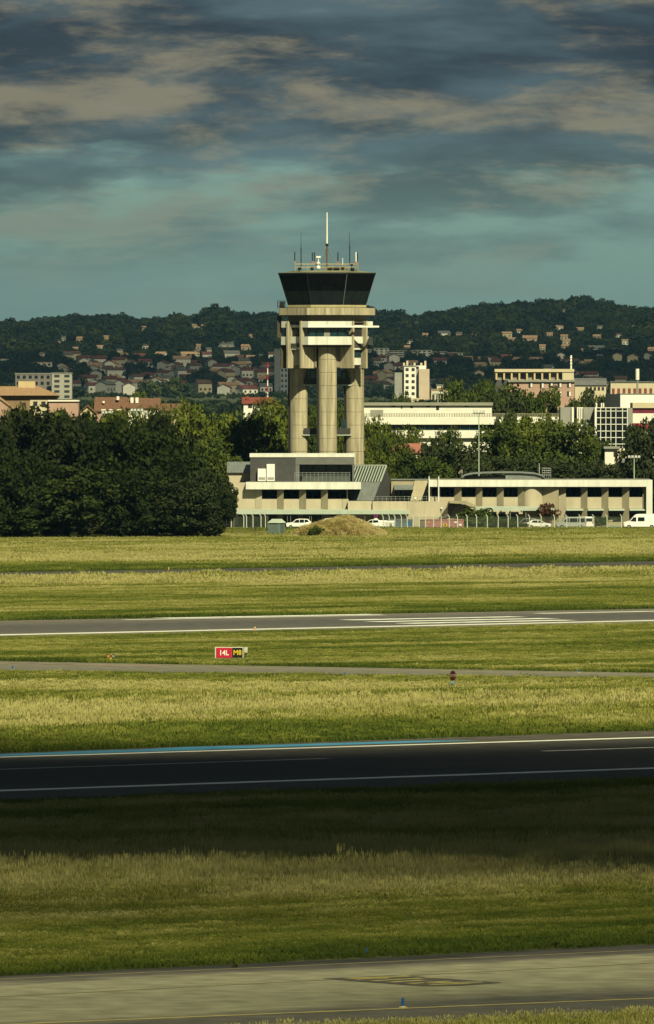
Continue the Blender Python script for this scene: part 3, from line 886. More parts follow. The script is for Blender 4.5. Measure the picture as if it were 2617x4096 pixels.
# ------------------------------------------------------------------ buildings at the foot of the tower
YB = 1742.0
def ax(x): return XW(880 + x * 0.5198, YB)
def az(y): return ZW(1780 + y * 0.5198, YB)
def bx_(x): return XW(1600 + x * 0.6608, YB)
def bz(y): return ZW(1780 + y * 0.6608, YB)
def window(parent, x0, x1, yf, z0, z1, nm=2, glass=GLASS):
    """frame with recessed panes, front at y = yf"""
    f = MB()
    b = 0.09
    f.box(x0, x1, yf, yf + .12, z0, z0 + b); f.box(x0, x1, yf, yf + .12, z1 - b, z1)
    f.box(x0, x0 + b, yf, yf + .12, z0 + b, z1 - b); f.box(x1 - b, x1, yf, yf + .12, z0 + b, z1 - b)
    for i in range(1, nm):
        xm = x0 + (x1 - x0) * i / nm
        f.box(xm - .04, xm + .04, yf, yf + .12, z0 + b, z1 - b)
    o = f.build('window', FRAME, parent)
    for i in range(nm):
        a, c = x0 + (x1 - x0) * i / nm, x0 + (x1 - x0) * (i + 1) / nm
        MB().box(a + .02, c - .02, yf + .06, yf + .10, z0 + .02, z1 - .02).build('pane', glass, o)
    return o
def pier(parent, x0, x1, yw, z0, z1, out=1.0, m=None):
    """wedge pier: proud at its right edge, flush with the wall at its left"""
    return MB().prism([(x0, yw - .08), (x1, yw - out), (x1, yw + .02), (x0, yw + .02)], z0, z1).build('pier', m or BEIGE2, parent)
def slats(parent, x0, x1, yf, z0, z1, pitch, m, name='cladding_board'):
    z = z0
    while z < z1 - 0.02:
        MB().box(x0, x1, yf, yf + 0.05, z + 0.02, min(z + pitch - 0.02, z1)).build(name, m, parent)
        z += pitch
oc = thing('office_building', 'beige two storey office with grey penthouse at the foot of the tower', 'office building', (ax(620), YB, 0))
MB().box(ax(100), ax(985), YB, YB + 14, 0, az(290)).build('wall', BEIGE, oc)
zf0, zf1 = az(340), az(285)
MB().box(ax(200), ax(1085), YB - 1.65, YB + 14.5, zf0, zf1).build('roof_fascia', WHITEP, oc)
MB().box(ax(210), ax(1075), YB - 1.2, YB + 14, zf1, zf1 + .06).build('roof_gravel', GREYP, oc)
wz0, wz1 = az(416), az(346)
for x0, x1 in ((325, 440), (490, 610), (662, 778), (830, 975)):
    window(oc, ax(x0), ax(x1), YB - 0.06, wz0, wz1, 3 if x1 - x0 > 130 else 2)
for x0, x1 in ((440, 490), (610, 662), (778, 830)):
    pier(oc, ax(x0), ax(x1), YB, az(492), zf0, 1.05)
for x0, x1 in ((323, 439), (491, 609), (663, 777), (831, 944), (946, 990)):
    MB().box(ax(x0), ax(x1), YB - .22, YB + .05, az(494), wz0).build('spandrel_panel', BEIGE, oc)
pier(oc, ax(275), ax(323), YB, az(492), zf0, 0.5, BEIGE)
# splayed end wall at the left
MB().prism([(ax(140), YB + 2.6), (ax(275), YB - .1), (ax(275), YB + .3), (ax(140), YB + 3)], 0, zf0).build('splayed_wall', BEIGE, oc)
MB().box(ax(90), ax(140), YB - .6, YB + 3, 0, zf0 - .02).build('end_pier', BEIGE, oc)
# ground floor: openings behind the canopy
for i, (x0, x1) in enumerate(((140, 230), (265, 325), (370, 440), (490, 600), (640, 780), (850, 960), (1050, 1130))):
    window(oc, ax(x0), ax(x1), YB - 0.10, 0.2, az(535), 2)
for x0, x1 in ((325, 365), (440, 488), (603, 638), (785, 845)):
    pier(oc, ax(x0), ax(x1), YB, 0, az(495), 0.9, BEIGE)
cn = MB().side([(YB - 4.6, az(530)), (YB - 4.6, az(506)), (YB - .15, az(492)), (YB - .15, az(522))], 'x', ax(72), ax(1455)).build('canopy', GREENW, oc)
for i, x in enumerate((110, 205, 255, 370, 520, 545, 690, 705, 855, 875, 1010, 1115)):
    MB().tube((ax(x), YB - 4.2, 0), (ax(x), YB - 4.2, az(528)), 0.055, n=8).build('canopy_post', mat('post_green', (0.22, 0.24, 0.16), 0.6), oc)
# penthouse
px0, pxm, px1 = ax(233), ax(582), ax(1035)
pz0, pz1 = zf1 + .06, az(66)
YP = YB + 1.2
MB().box(px0, px1, YP + 2.4, YP + 11, pz0, pz1 - .5).build('penthouse_wall', DARKCL, oc)
MB().box(px0, pxm, YP + .06, YP + 2.4, pz0, pz1 - .6).build('penthouse_wall', DARKCL, oc)
slats(oc, px0, pxm, YP, pz0 + .05, az(95), 0.32, DARKCL)
MB().box(px0 - .1, px1 + .05, YP - .15, YP + 11.2, az(94), pz1).build('penthouse_coping', WHITEP, oc)
MB().box(pxm, px1, YP - .05, YP + .2, az(150), az(95)).build('penthouse_hood', mat('hood_grey', (0.17, 0.175, 0.165), .7, .15, 1), oc)
MB().box(pxm - .02, ax(612), YP, YP + 2.3, pz0, az(150)).build('hood_jamb', mat('hood_grey', (0, 0, 0)), oc)
MB().box(ax(1020), px1, YP, YP + 2.3, pz0, az(150)).build('hood_jamb', mat('hood_grey', (0, 0, 0)), oc)
for i in range(4):
    a, c = ax(615) + (ax(1018) - ax(615)) * i / 4, ax(615) + (ax(1018) - ax(615)) * (i + 1) / 4
    window(oc, a + .03, c - .03, YP + 2.2, pz0 + .1, az(152), 1)
rl = MB()
for zz in (az(212), az(225), az(238)):
    rl.tube((ax(575), YB - .6, zz), (ax(1000), YB - .6, zz), .03, n=5)
for i in range(15):
    xx = ax(575) + (ax(1000) - ax(575)) * i / 14
    rl.tube((xx, YB - .6, pz0), (xx, YB - .6, az(210)), .03, n=5)
rl.build('terrace_rail', mat('rail_grey', (.34, .38, .35), .5), oc)
MB().box(ax(640), ax(998), YB - .55, YB - .5, pz0 + .05, az(240)).build('rail_panel', mat('rail_sheet', (.10, .12, .11), .5), oc)
for i, (x0, x1, y0, y1, lab) in enumerate(((292, 354, 182, 276, 'shorter white air handling box against the dark penthouse wall'), (360, 422, 147, 278, 'taller white air handling box against the dark penthouse wall'))):
    ac = thing('air_handling_unit', lab, 'air conditioner', (ax((x0+x1)/2), YP - .6, pz0), 'air handling boxes on the roof')
    MB().box(ax(x0), ax(x1), YP - 1.0, YP - .1, pz0 + .12, az(y0)).build('casing', WHITE, ac)
    MB().box(ax(x0) + .1, ax(x1) - .1, YP - .9, YP - .2, pz0, pz0 + .12).build('plinth', STEEL, ac)
    g_ = MB()
    for k in range(5): g_.box(ax(x0) + .12, ax(x1) - .12, YP - 1.02, YP - 1.0, pz0 + .3 + k*.1, pz0 + .36 + k*.1)
    g_.build('grille', GREYP, ac)
# low grey annex roof behind the trees
an = thing('annex_building', 'low grey metal roofed annex between the dark trees and the office', 'building', (ax(160), YB + 18, 0))
MB().box(ax(60), ax(240), YB + 10, YB + 24, 0, az(215)).build('wall', BEIGE, an)
rf = MB().side([(YB + 9.5, az(216)), (YB + 16, az(134)), (YB + 24.5, az(216))], 'x', ax(50), ax(238)).build('roof', ZINC, an)
for k in range(8):
    xx = ax(50) + (ax(238) - ax(50)) * (k + .5) / 8
    MB().slab([(xx - .03, YB + 9.45, az(216) + .06), (xx + .03, YB + 9.45, az(216) + .06), (xx + .03, YB + 16, az(134) + .06), (xx - .03, YB + 16, az(134) + .06)], .05).build('seam', ZINC, rf)
# glazed A-shaped hall
gh = thing('glazed_hall', 'steep gabled hall with glass bars and zinc slope beside the office', 'hall', (ax(1190), YB + 4, 0))
rz, ez, mz = az(165), az(428), az(288)
ridgeL, ridgeR = Vector((ax(1030), YB + 7.5, rz)), Vector((ax(1283), YB + 3.2, rz))
eaveL, eaveR = Vector((ax(930), YB + 2.2, ez)), Vector((ax(1182), YB - 1.8, ez))
backR, backL = Vector((ax(1350), YB + 8.2, ez)), Vector((ax(1100), YB + 13, ez))
def gnd(p): return Vector((p.x, p.y, 0))
b_ = MB(); b_.add([eaveL, eaveR, ridgeR, ridgeL, backR, backL, gnd(eaveL), gnd(eaveR), gnd(backR), gnd(backL)],
       [(0, 1, 2, 3), (3, 2, 4, 5), (1, 4, 2), (0, 3, 5), (6, 7, 1, 0), (7, 8, 4, 1), (8, 9, 5, 4), (9, 6, 0, 5)])
b_.build('hall_body', DARKCL, gh)
nrm = (eaveR - eaveL).cross(ridgeL - eaveL).normalized()
if nrm.y > 0: nrm = -nrm
fm = (mz - ez) / (rz - ez)
def sl(u, v, o): return (eaveL.lerp(eaveR, u)).lerp(ridgeL.lerp(ridgeR, u), v) + nrm * o
for k in range(7):
    u0, u1 = k/7 + .004, (k+1)/7 - .004
    MB().slab([sl(u0, .0, .06), sl(u1, .0, .06), sl(u1, fm, .06), sl(u0, fm, .06)], .06).build('zinc_sheet', ZINC, gh)
for k in range(12):
    u0, u1 = k/12 + .002, (k+1)/12 - .002
    MB().slab([sl(u0, fm + .01, .04), sl(u1, fm + .01, .04), sl(u1, .995, .04), sl(u0, .995, .04)], .04).build('roof_pane', mat('hall_glass', (0.03, 0.055, 0.055), .15, .3, .8, spec=.5), gh)
for k in range(13):
    u = k/12
    w = .012 if k < 12 else .02
    MB().slab([sl(u - w, fm, .16), sl(u + w, fm, .16), sl(u + w, 1.0, .16), sl(u - w, 1.0, .16)], .12).build('glazing_bar', mat('bar_pale', (.46, .50, .42), .5, .1, 2), gh)
MB().tube(ridgeL + Vector((0, 0, .1)), ridgeR + Vector((0, 0, .1)), .16, n=6).build('ridge_cap', mat('bar_pale', (0, 0, 0)), gh)
# linking block right of the hall
lk = thing('link_building', 'tan block with sloping buttress linking the hall and the right wing', 'building', (ax(1430), YB + 6, 0))
MB().box(ax(1320), ax(1600), YB + 5, YB + 16, 0, az(272)).build('wall', BEIGE2, lk)
MB().box(ax(1318), ax(1610), YB + 4.8, YB + 16.2, az(272), az(266)).build('coping', ZINC, lk)
MB().prism([(ax(1490), YB + .5), (ax(1585), YB + 2.5), (ax(1585), YB + 5.1), (ax(1490), YB + 5.1)], 0, az(430), [(ax(1528), YB + 3.5), (ax(1600), YB + 4.6), (ax(1600), YB + 5.1), (ax(1528), YB + 5.1)]).build('buttress', BEIGE2, lk)
MB().prism([(ax(1466), YB + 1.8), (ax(1600), YB + 2.6), (ax(1600), YB + 5.05), (ax(1466), YB + 5.05)], az(430), az(275), [(ax(1502), YB + 4.4), (ax(1600), YB + 4.5), (ax(1600), YB + 5.05), (ax(1502), YB + 5.05)]).build('buttress', BEIGE2, lk)
MB().side([(YB + 1.6, az(346)), (YB + 1.6, az(338)), (YB + 5, az(308)), (YB + 5, az(346))], 'x', ax(1342), ax(1490)).build('canopy', ZINC, lk)
for k in range(3):
    a = ax(1352) + (ax(1482) - ax(1352)) * k / 3
    window(lk, a, a + (ax(1482) - ax(1352)) / 3 - .05, YB + 4.8, az(424), az(350), 1)
# terrace wall, with the swept buttress at its right end
tw = thing('terrace_wall', 'long pale beige terrace wall sweeping down at its right end', 'wall', (XW(1620, YB), YB - 1.5, 0))
zt_ = az(430)
x0, x1 = ax(985), XW(1793, YB)
MB().box(x0, XW(1490, YB) - .02, YB - 1.6, YB - .5, 0, zt_).build('wall_panel', BEIGE, tw)
for i in range(3):
    a, c = XW(1490, YB) + (XW(1700, YB) - XW(1490, YB)) * i / 3, XW(1490, YB) + (XW(1700, YB) - XW(1490, YB)) * (i + 1) / 3
    MB().box(a + .015, c - .015, YB - 2.2, YB - 1.0, 0, zt_ - .05).build('wall_panel', BEIGE, tw)
a = XW(1700, YB) + .01
MB().side([(a, 0), (XW(1714, YB), 0), (XW(1752, YB), 1.4), (XW(1783, YB), 3.3), (XW(1793, YB), zt_ - .05), (a, zt_ - .05)], 'y', YB - 2.2, YB - 1.0).build('swept_end', BEIGE, tw)
# concave shell behind the swept end, dark concrete standing for its shadowed underside
sh = MB()
n = 10
cur = [(XW(1716, YB), 0.0), (XW(1754, YB), 1.4), (XW(1785, YB), 3.3), (XW(1797, YB), zt_ - .06)]
cur2 = [(XW(1800, YB), 0.6), (XW(1830, YB), 2.2), (XW(1856, YB), 4.2), (XW(1858, YB), zt_ - .1)]
for (p, q), (p2, q2) in zip(zip(cur[:-1], cur[1:]), zip(cur2[:-1], cur2[1:])):
    sh.slab([(p[0], YB - 2.1, p[1]), (p2[0], YB + 1.5, p2[1]), (q2[0], YB + 1.5, q2[1]), (q[0], YB - 2.1, q[1])], .2)
sh.build('concave_shell', CONC_D, tw)
MB().side([(XW(1797, YB), zt_), (XW(1865, YB), zt_), (XW(1935, YB), az(490)), (XW(1990, YB), 1.0), (XW(1975, YB), 1.0), (XW(1925, YB), az(505)), (XW(1860, YB), zt_ - .5), (XW(1797, YB), zt_ - .35)], 'y', YB - 2.6, YB - .8).build('swept_rib', BEIGE2, tw)
rl = MB()
for zz in (zt_ + .35, zt_ + .75):
    rl.tube((ax(1180), YB - 1.4, zz), (XW(1760, YB), YB - 1.4, zz), .025, n=5)
for i in range(16):
    xx = ax(1180) + (XW(1760, YB) - ax(1180)) * i / 15
    rl.tube((xx, YB - 1.4, zt_ - .1), (xx, YB - 1.4, zt_ + .8), .03, n=5)
rl.build('terrace_rail', mat('rail_grey', (0, 0, 0)), tw)
fl = thing('lamp_globe', 'small bright white globe lamp on the terrace rail', 'lamp', (XW(1661, YB), YB - 1.5, zt_))
ball(MB(), (XW(1661, YB), YB - 1.5, zt_ + .42), .22, 10).build('globe', WHITE, fl)
MB().tube((XW(1661, YB), YB - 1.5, zt_), (XW(1661, YB), YB - 1.5, zt_ + .25), .05, n=6).build('stem', STEEL, fl)
fl2 = thing('lamp_globe', 'small white globe lamp on the swept end of the beige wall', 'lamp', (XW(1766, YB), YB - 2.4, 2.9))
ball(MB(), (XW(1766, YB), YB - 2.45, 3.25), .17, 10).build('globe', WHITE, fl2)
MB().tube((XW(1766, YB), YB - 2.45, 2.7), (XW(1766, YB), YB - 2.4, 3.1), .05, n=6).build('bracket', STEEL, fl2)

# right wing
rw = thing('office_wing', 'long beige office wing with white fascia on the right', 'office building', (bx_(850), YB, 0))
MB().box(bx_(178), bx_(1500), YB, YB + 13, 0, bz(212)).build('wall', BEIGE, rw)
rz0, rz1 = bz(252), bz(211)
MB().box(bx_(175), bx_(1527), YB - 1.7, YB + 13.3, rz0, rz1).build('roof_fascia', WHITEP, rw)
MB().box(bx_(180), bx_(1520), YB - 1.3, YB + 13, rz1, rz1 + .1).build('roof_gravel', GREYP, rw)
MB().box(bx_(1490), bx_(1527), YB - 1.7, YB + 13.3, 0, rz0).build('end_portal', WHITEP, rw)
MB().box(bx_(1470), bx_(1489), YB - .4, YB + .1, 0, rz0).build('end_jamb', BEIGE2, rw)
qz0, qz1 = bz(316), bz(258)
upper = ((192, 228), (245, 328), (375, 458), (500, 585), (630, 712))
lower = ((1005, 1095), (1135, 1220), (1262, 1345), (1388, 1470))
for x0, x1 in upper + lower:
    window(rw, bx_(x0), bx_(x1), YB - .06, qz0, qz1, 3 if x1 - x0 > 60 else 1)
for x0, x1 in ((330, 372), (460, 498), (587, 627), (715, 750)):
    pier(rw, bx_(x0), bx_(x1), YB, bz(372), rz0, 1.05)
for x0, x1 in ((178, 329), (373, 459), (499, 586), (628, 714)):
    MB().box(bx_(x0), bx_(x1), YB - .22, YB + .05, bz(372), qz0).build('spandrel_panel', BEIGE, rw)
for x0, x1 in ((1096, 1134), (1221, 1261), (1346, 1387)):
    pier(rw, bx_(x0), bx_(x1), YB, 0, rz0, 1.05)
pier(rw, bx_(962), bx_(1004), YB, 0, rz0, .6, BEIGE)
for x0, x1 in ((1005, 1095), (1135, 1220), (1262, 1345), (1388, 1469)):
    MB().box(bx_(x0), bx_(x1), YB - .22, YB + .05, bz(384), qz0).build('spandrel_panel', BEIGE, rw)
    MB().side([(YB - 1.5, bz(397)), (YB - 1.5, bz(393)), (YB - .2, bz(385)), (YB - .2, bz(397))], 'x', bx_(x0 + 2), bx_(x1 + 14)).build('awning', GREENW, rw)
    window(rw, bx_(x0), bx_(x1), YB - .08, .9, bz(398), 2)
    MB().box(bx_(x0), bx_(x1), YB - .2, YB + .02, 0, .9).build('spandrel_panel', BEIGE2, rw)
# rounded stair bay between the two halves
n = 10
pol = [(bx_(752) + (bx_(865) - bx_(752)) * i / n, YB - 1.3 * math.sin(math.pi * (0.15 + .85 * i / n)) ** .8 if i < n else YB) for i in range(n + 1)]
MB().prism(pol + [(bx_(865), YB + .1), (bx_(752), YB + .1)], 0, rz0).build('rounded_bay', BEIGE, rw)
MB().prism([(bx_(866), YB - .1), (bx_(960), YB - 1.2), (bx_(960), YB + .05), (bx_(866), YB + .05)], 0, rz0).build('splayed_wall', BEIGE2, rw)
MB().side([(YB - 4.4, bz(396)), (YB - 4.4, bz(380)), (YB - 1.35, bz(370)), (YB - 1.35, bz(390))], 'x', bx_(455), bx_(935)).build('canopy', GREENW, rw)
for x in (470, 665, 760, 905):
    MB().tube((bx_(x), YB - 4.0, 0), (bx_(x), YB - 4.0, bz(394)), .09, n=8).build('canopy_post', mat('post_green', (0, 0, 0)), rw)
for x0, x1 in ((500, 585), (600, 640), (660, 720)):
    window(rw, bx_(x0), bx_(x1), YB - .1, .1, bz(404), 2)
# barrel vault on the roof
vb = MB()
xs = [bx_(375), bx_(395), bx_(440), bx_(520), bx_(640), bx_(740), bx_(820), bx_(862), bx_(882)]
zs = [bz(192), bz(178), bz(168), bz(163), bz(161), bz(162), bz(168), bz(180), bz(204)]
vb.side([(xs[i], zs[i]) for i in range(9)] + [(xs[8], zs[8] - .15)] + [(xs[i], zs[i] - .25) for i in range(7, -1, -1)], 'y', YB + 1, YB + 9)
vb.build('vault_roof', ZINC, rw)
MB().box(bx_(395), bx_(640), YB + 1.8, YB + 8.5, rz1, bz(190)).build('vault_wall', FRAME, rw)
MB().side([(xs[i], zs[i] - .26) for i in range(4, 9)] + [(bx_(640), bz(210))], 'y', YB + 1.4, YB + 1.6).build('vault_gable', ZINC, rw)
eq = thing('lattice_antenna', 'square lattice antenna on the right wing roof', 'antenna', (bx_(890), YB + 6, rz1))
fr = MB()
for xx in (866, 880, 893, 906, 918):
    fr.tube((bx_(xx), YB + 6, rz1), (bx_(xx), YB + 6, bz(142)), .05, n=5)
for yy in (142, 156, 170, 184):
    fr.tube((bx_(866), YB + 6, bz(yy)), (bx_(918), YB + 6, bz(yy)), .05, n=5)
fr.build('lattice', STEEL, eq)
MB().tube((bx_(848), YB + 6, rz1), (bx_(848), YB + 6, bz(112)), .06, n=6).build('mast', GREENW, eq)
ds = thing('satellite_dish', 'small tilted white dish left of the vault on the right wing', 'dish', (bx_(372), YB + 3, rz1))
dm = MB(); c0 = Vector((bx_(378), YB + 3, bz(172)))
dm.tube(c0, c0 + Vector((-.3, -.1, .3)), .2, .5, n=14); dm.build('reflector', mat('dish_tan', (.45, .42, .33), .6), ds)
MB().tube((bx_(372), YB + 3, rz1), c0, .08, n=6).build('stand', STEEL, ds)
for x, lab in ((176, 'left white pole beside the end of the right wing'), (234, 'right white pole beside the end of the right wing')):
    p = thing('pole', lab, 'pole', (bx_(x), YB - 2.3, zt_ - .05), 'white poles at the end of the right wing')
    MB().tube((bx_(x), YB - 2.0, zt_ - .06), (bx_(x), YB - 2.0, bz(190)), .10, n=8).build('shaft', WHITE, p)
    MB().tube((bx_(x), YB - 2.0, bz(190)), (bx_(x), YB - 2.0, bz(186)), .13, n=8).build('cap', GREYP, p)

# ------------------------------------------------------------------ fence
YF = 1716.0
fence = thing('chain_link_fence', 'chain link fence with pale cranked posts around the tower compound', 'fence', (XW(1980, YF), YF, 0))
FP = [1534, 1557, 1580, 1606, 1630, 1653, 1678, 1702, 1734, 1765, 1798, 1831, 1870, 1907, 1950, 1993, 2033, 2072, 2119, 2165, 2218, 2268, 2320, 2376, 2429, 2486]
m_post = mat('fence_concrete', (0.55, 0.60, 0.48), .8, .12, 2)
pm_ = MB().box(-.075, .075, -.075, .075, 0, 2.15)
pm_.add([(-.075, -.075, 2.15), (.075, -.075, 2.15), (.075, .075, 2.15), (-.075, .075, 2.15), (-.30, -.06, 2.5), (-.18, -.06, 2.52), (-.18, .06, 2.52), (-.30, .06, 2.5)],
        [(0, 1, 5, 4), (1, 2, 6, 5), (2, 3, 7, 6), (3, 0, 4, 7), (4, 5, 6, 7)])
post_me = pm_.mesh('post', m_post)
wire = MB()
for i in range(20): wire.box(i/20, i/20 + .006, -.006, .006, 0.05, 2.1)
for j in range(18): wire.box(0, 1, .007, .018, .08 + j*.118, .08 + j*.118 + .014)
wire_me = wire.mesh('mesh_panel', mat('fence_wire', (.13, .17, .12), .6, .1, 3))
for i, x in enumerate(FP):
    X_ = XW(x, YF)
    link('post', post_me, fence, (X_ - fence.location.x, random.uniform(-.05, .05), 0)).rotation_euler = (0, R(random.uniform(-1.2, 1.2)), 0)
    if i + 1 < len(FP):
        o = link('mesh_panel', wire_me, fence, (X_ - fence.location.x, 0.1, 0))
        o.scale = (XW(FP[i+1], YF) - X_, 1, 1)
fence2 = thing('chain_link_fence', 'short chain link fence run between the dark trees and the grey kiosk', 'fence', (XW(1010, YF), YF + 4, 0))
FP2 = [925, 975, 986, 1012, 1044, 1062]
for i, x in enumerate(FP2):
    X_ = XW(x, YF)
    link('post', post_me, fence2, (X_ - fence2.location.x, 0, 0))
    if i + 1 < len(FP2):
        o = link('mesh_panel', wire_me, fence2, (X_ - fence2.location.x, 0.1, 0)); o.scale = (XW(FP2[i+1], YF) - X_, 1, 1)

# ------------------------------------------------------------------ vehicles
def tumble(y, z, belt, roof, k=.16):
    return y * (1 - k * max(0, min(1, (z - belt) / max(.01, roof - belt))))
def vehicle(name, label, cat, loc, prof, width, belt, roof, wheels, paint, sides, shield, flip=False, group=None, wr=.33, rear=None):
    """prof: side outline (x, z) clockwise; sides: window outlines (x, z); shield: two outline points of the windscreen"""
    t = thing(name, label, cat, loc, group)
    w = width / 2
    m = MB()
    n = len(prof)
    cx_ = sum(p[0] for p in prof) / n; cz_ = sum(p[1] for p in prof) / n
    rings = []
    for y, k in ((-w, .965), (-w + .06, 1.0), (w - .06, 1.0), (w, .965)):
        rings.append([(cx_ + (x - cx_) * k, tumble(y, z, belt, roof), cz_ + (z - cz_) * k) for x, z in prof])
    vs = [p for r in rings for p in r]
    fs = [(a*n+i, a*n+(i+1) % n, (a+1)*n+(i+1) % n, (a+1)*n+i) for a in range(3) for i in range(n)]
    fs += [tuple(range(n-1, -1, -1)), tuple(range(3*n, 4*n))]
    m.add(vs, fs)
    L0 = Vector((0, 0, 0))
    body = m.build('body', paint, None); body.parent = t
    for pol in sides:
        for s in (-1, 1):
            g = MB()
            yy = [tumble(s * (w - .01), z, belt, roof) for x, z in pol]
            g.slab([(x, y + s*.012, z) for (x, z), y in zip(pol, yy)], -.03 * s if True else 0)
            o = g.build('side_window', GLASS, None); o.parent = t
    (xa, za), (xb, zb2) = shield
    g = MB(); ya, yb = tumble(w - .12, za, belt, roof), tumble(w - .12, zb2, belt, roof)
    dx = -.02 if xa < cx_ else .02
    g.slab([(xa + dx, -ya, za + .02), (xa + dx, ya, za + .02), (xb + dx, yb, zb2 + .02), (xb + dx, -yb, zb2 + .02)], .02)
    o = g.build('windscreen', GLASS, None); o.parent = t
    fx = min(p[0] for p in prof)
    for s in (-1, 1):
        o = MB().box(fx + .02, fx + .22, s*(w - .42), s*(w - .05), belt - .32, belt - .12).build('headlight', mat('lamp_glass', (.6, .62, .6), .15, .05, 2), None); o.parent = t
        rx = max(p[0] for p in prof)
        o = MB().box(rx - .12, rx + .012, s*(w - .25), s*(w - .04), belt - .3, belt + .05).build('tail_light', REDP, None); o.parent = t
    MB_b = MB().box(fx - .02, fx + .3, -w + .08, w - .08, .25, .45).build('bumper', FRAME, None); MB_b.parent = t
    for xw_ in wheels:
        for s in (-1, 1):
            o = MB().tube((xw_, s*(w - .22), wr), (xw_, s*(w + .01), wr), wr, n=16).build('wheel', RUBBER, None); o.parent = t
            r_ = MB().tube((xw_, s*(w + .005), wr), (xw_, s*(w + .025), wr), wr*.62, n=12).build('rim', STEEL, None); r_.parent = o
    if flip: t.rotation_euler = (0, 0, math.pi)
    return t
PW = mat('car_white', (.78, .78, .74), .3, .04, 1, spec=.5)
PS = mat('car_silver', (.42, .45, .42), .3, .06, 1, spec=.5)
PG = mat('car_grey', (.22, .24, .23), .3, .06, 1, spec=.5)
van_prof = [(-2.45, .35), (-2.5, .75), (-2.4, 1.02), (-1.55, 1.22), (-.95, 1.88), (-.7, 1.97), (2.35, 1.97), (2.48, 1.7), (2.5, .35)]
van_win = [[(-1.35, 1.2), (-.85, 1.75), (-.45, 1.75), (-.45, 1.15)], [(-.3, 1.15), (-.3, 1.75), (1.0, 1.75), (1.0, 1.15)], [(1.12, 1.15), (1.12, 1.75), (2.25, 1.75), (2.25, 1.15)]]
big_prof = [(-2.9, .35), (-2.98, .85), (-2.8, 1.15), (-1.95, 1.38), (-1.25, 2.15), (-.9, 2.42), (-.4, 2.5), (2.9, 2.5), (3.0, 2.2), (3.02, .35)]
big_win = [[(-1.8, 1.36), (-1.3, 1.95), (-.85, 1.95), (-.85, 1.3)], [(-.55, 1.35), (-.55, 1.95), (.55, 1.95), (.55, 1.35)]]
car_prof = [(-2.0, .32), (-2.06, .7), (-1.85, .86), (-1.0, .98), (-.35, 1.42), (.1, 1.5), (1.1, 1.47), (1.75, 1.1), (2.02, 1.0), (2.05, .4)]
car_win = [[(-.85, .99), (-.3, 1.36), (.12, 1.40), (.12, .98)], [(.22, .98), (.22, 1.40), (1.0, 1.38), (1.3, 1.05)]]
suv_prof = [(-2.1, .35), (-2.16, .8), (-1.95, 1.0), (-1.1, 1.1), (-.5, 1.6), (0, 1.68), (1.5, 1.66), (2.0, 1.2), (2.12, 1.05), (2.15, .4)]
suv_win = [[(-.95, 1.1), (-.42, 1.52), (.05, 1.57), (.05, 1.08)], [(.15, 1.08), (.15, 1.57), (.85, 1.56), (.9, 1.08)], [(1.0, 1.08), (.98, 1.56), (1.42, 1.54), (1.7, 1.2)]]
def at_px(x, Y): return (XW(x, Y), Y, 0.02)
vehicle('van', 'white high roof van cut by the right edge behind the fence', 'van', at_px(2565, 1721), big_prof, 2.05, 1.3, 2.5, (-2.05, 1.75), PW, big_win, ((-1.95, 1.38), (-1.25, 2.15)), wr=.36)
vehicle('van', 'silver grey minibus parked behind the fence in front of the right wing', 'van', at_px(2286, 1724), van_prof, 1.95, 1.12, 1.97, (-1.6, 1.5), PS, van_win, ((-1.55, 1.22), (-.95, 1.88)))
wv = vehicle('van', 'white van seen at its rear behind the silver minibus', 'van', at_px(2334, 1729), van_prof, 1.95, 1.12, 1.97, (-1.6, 1.5), PW, van_win, ((-1.55, 1.22), (-.95, 1.88)))
wv.rotation_euler = (0, 0, R(-72))
o = MB().box(2.50, 2.53, -.72, .72, 1.18, 1.72).build('rear_window', GLASS, None); o.parent = wv
vehicle('car', 'white hatchback behind the fence left of the silver minibus', 'car', at_px(2156, 1725), car_prof, 1.78, .98, 1.5, (-1.3, 1.25), PW, car_win, ((-1.0, .98), (-.35, 1.42)), flip=True, wr=.31)
vehicle('car', 'grey estate car half hidden behind the white hatchback', 'car', at_px(2105, 1729), suv_prof, 1.8, 1.08, 1.68, (-1.35, 1.3), PG, suv_win, ((-1.1, 1.1), (-.5, 1.6)), wr=.32)
vehicle('car', 'white family car under the canopy beside the grey kiosk', 'car', at_px(1196, 1722), suv_prof, 1.85, 1.08, 1.68, (-1.35, 1.3), PW, suv_win, ((-1.1, 1.1), (-.5, 1.6)), wr=.33)
vehicle('car', 'white car whose roof shows above the dry mound', 'car', at_px(1312, 1729), suv_prof, 1.85, 1.08, 1.68, (-1.35, 1.3), PW, suv_win, ((-1.1, 1.1), (-.5, 1.6)), wr=.33)
vehicle('car', 'white car between the dry mound and the white cabinets', 'car', at_px(1488, 1727), car_prof, 1.78, .98, 1.5, (-1.3, 1.25), PW, car_win, ((-1.0, .98), (-.35, 1.42)), wr=.31)

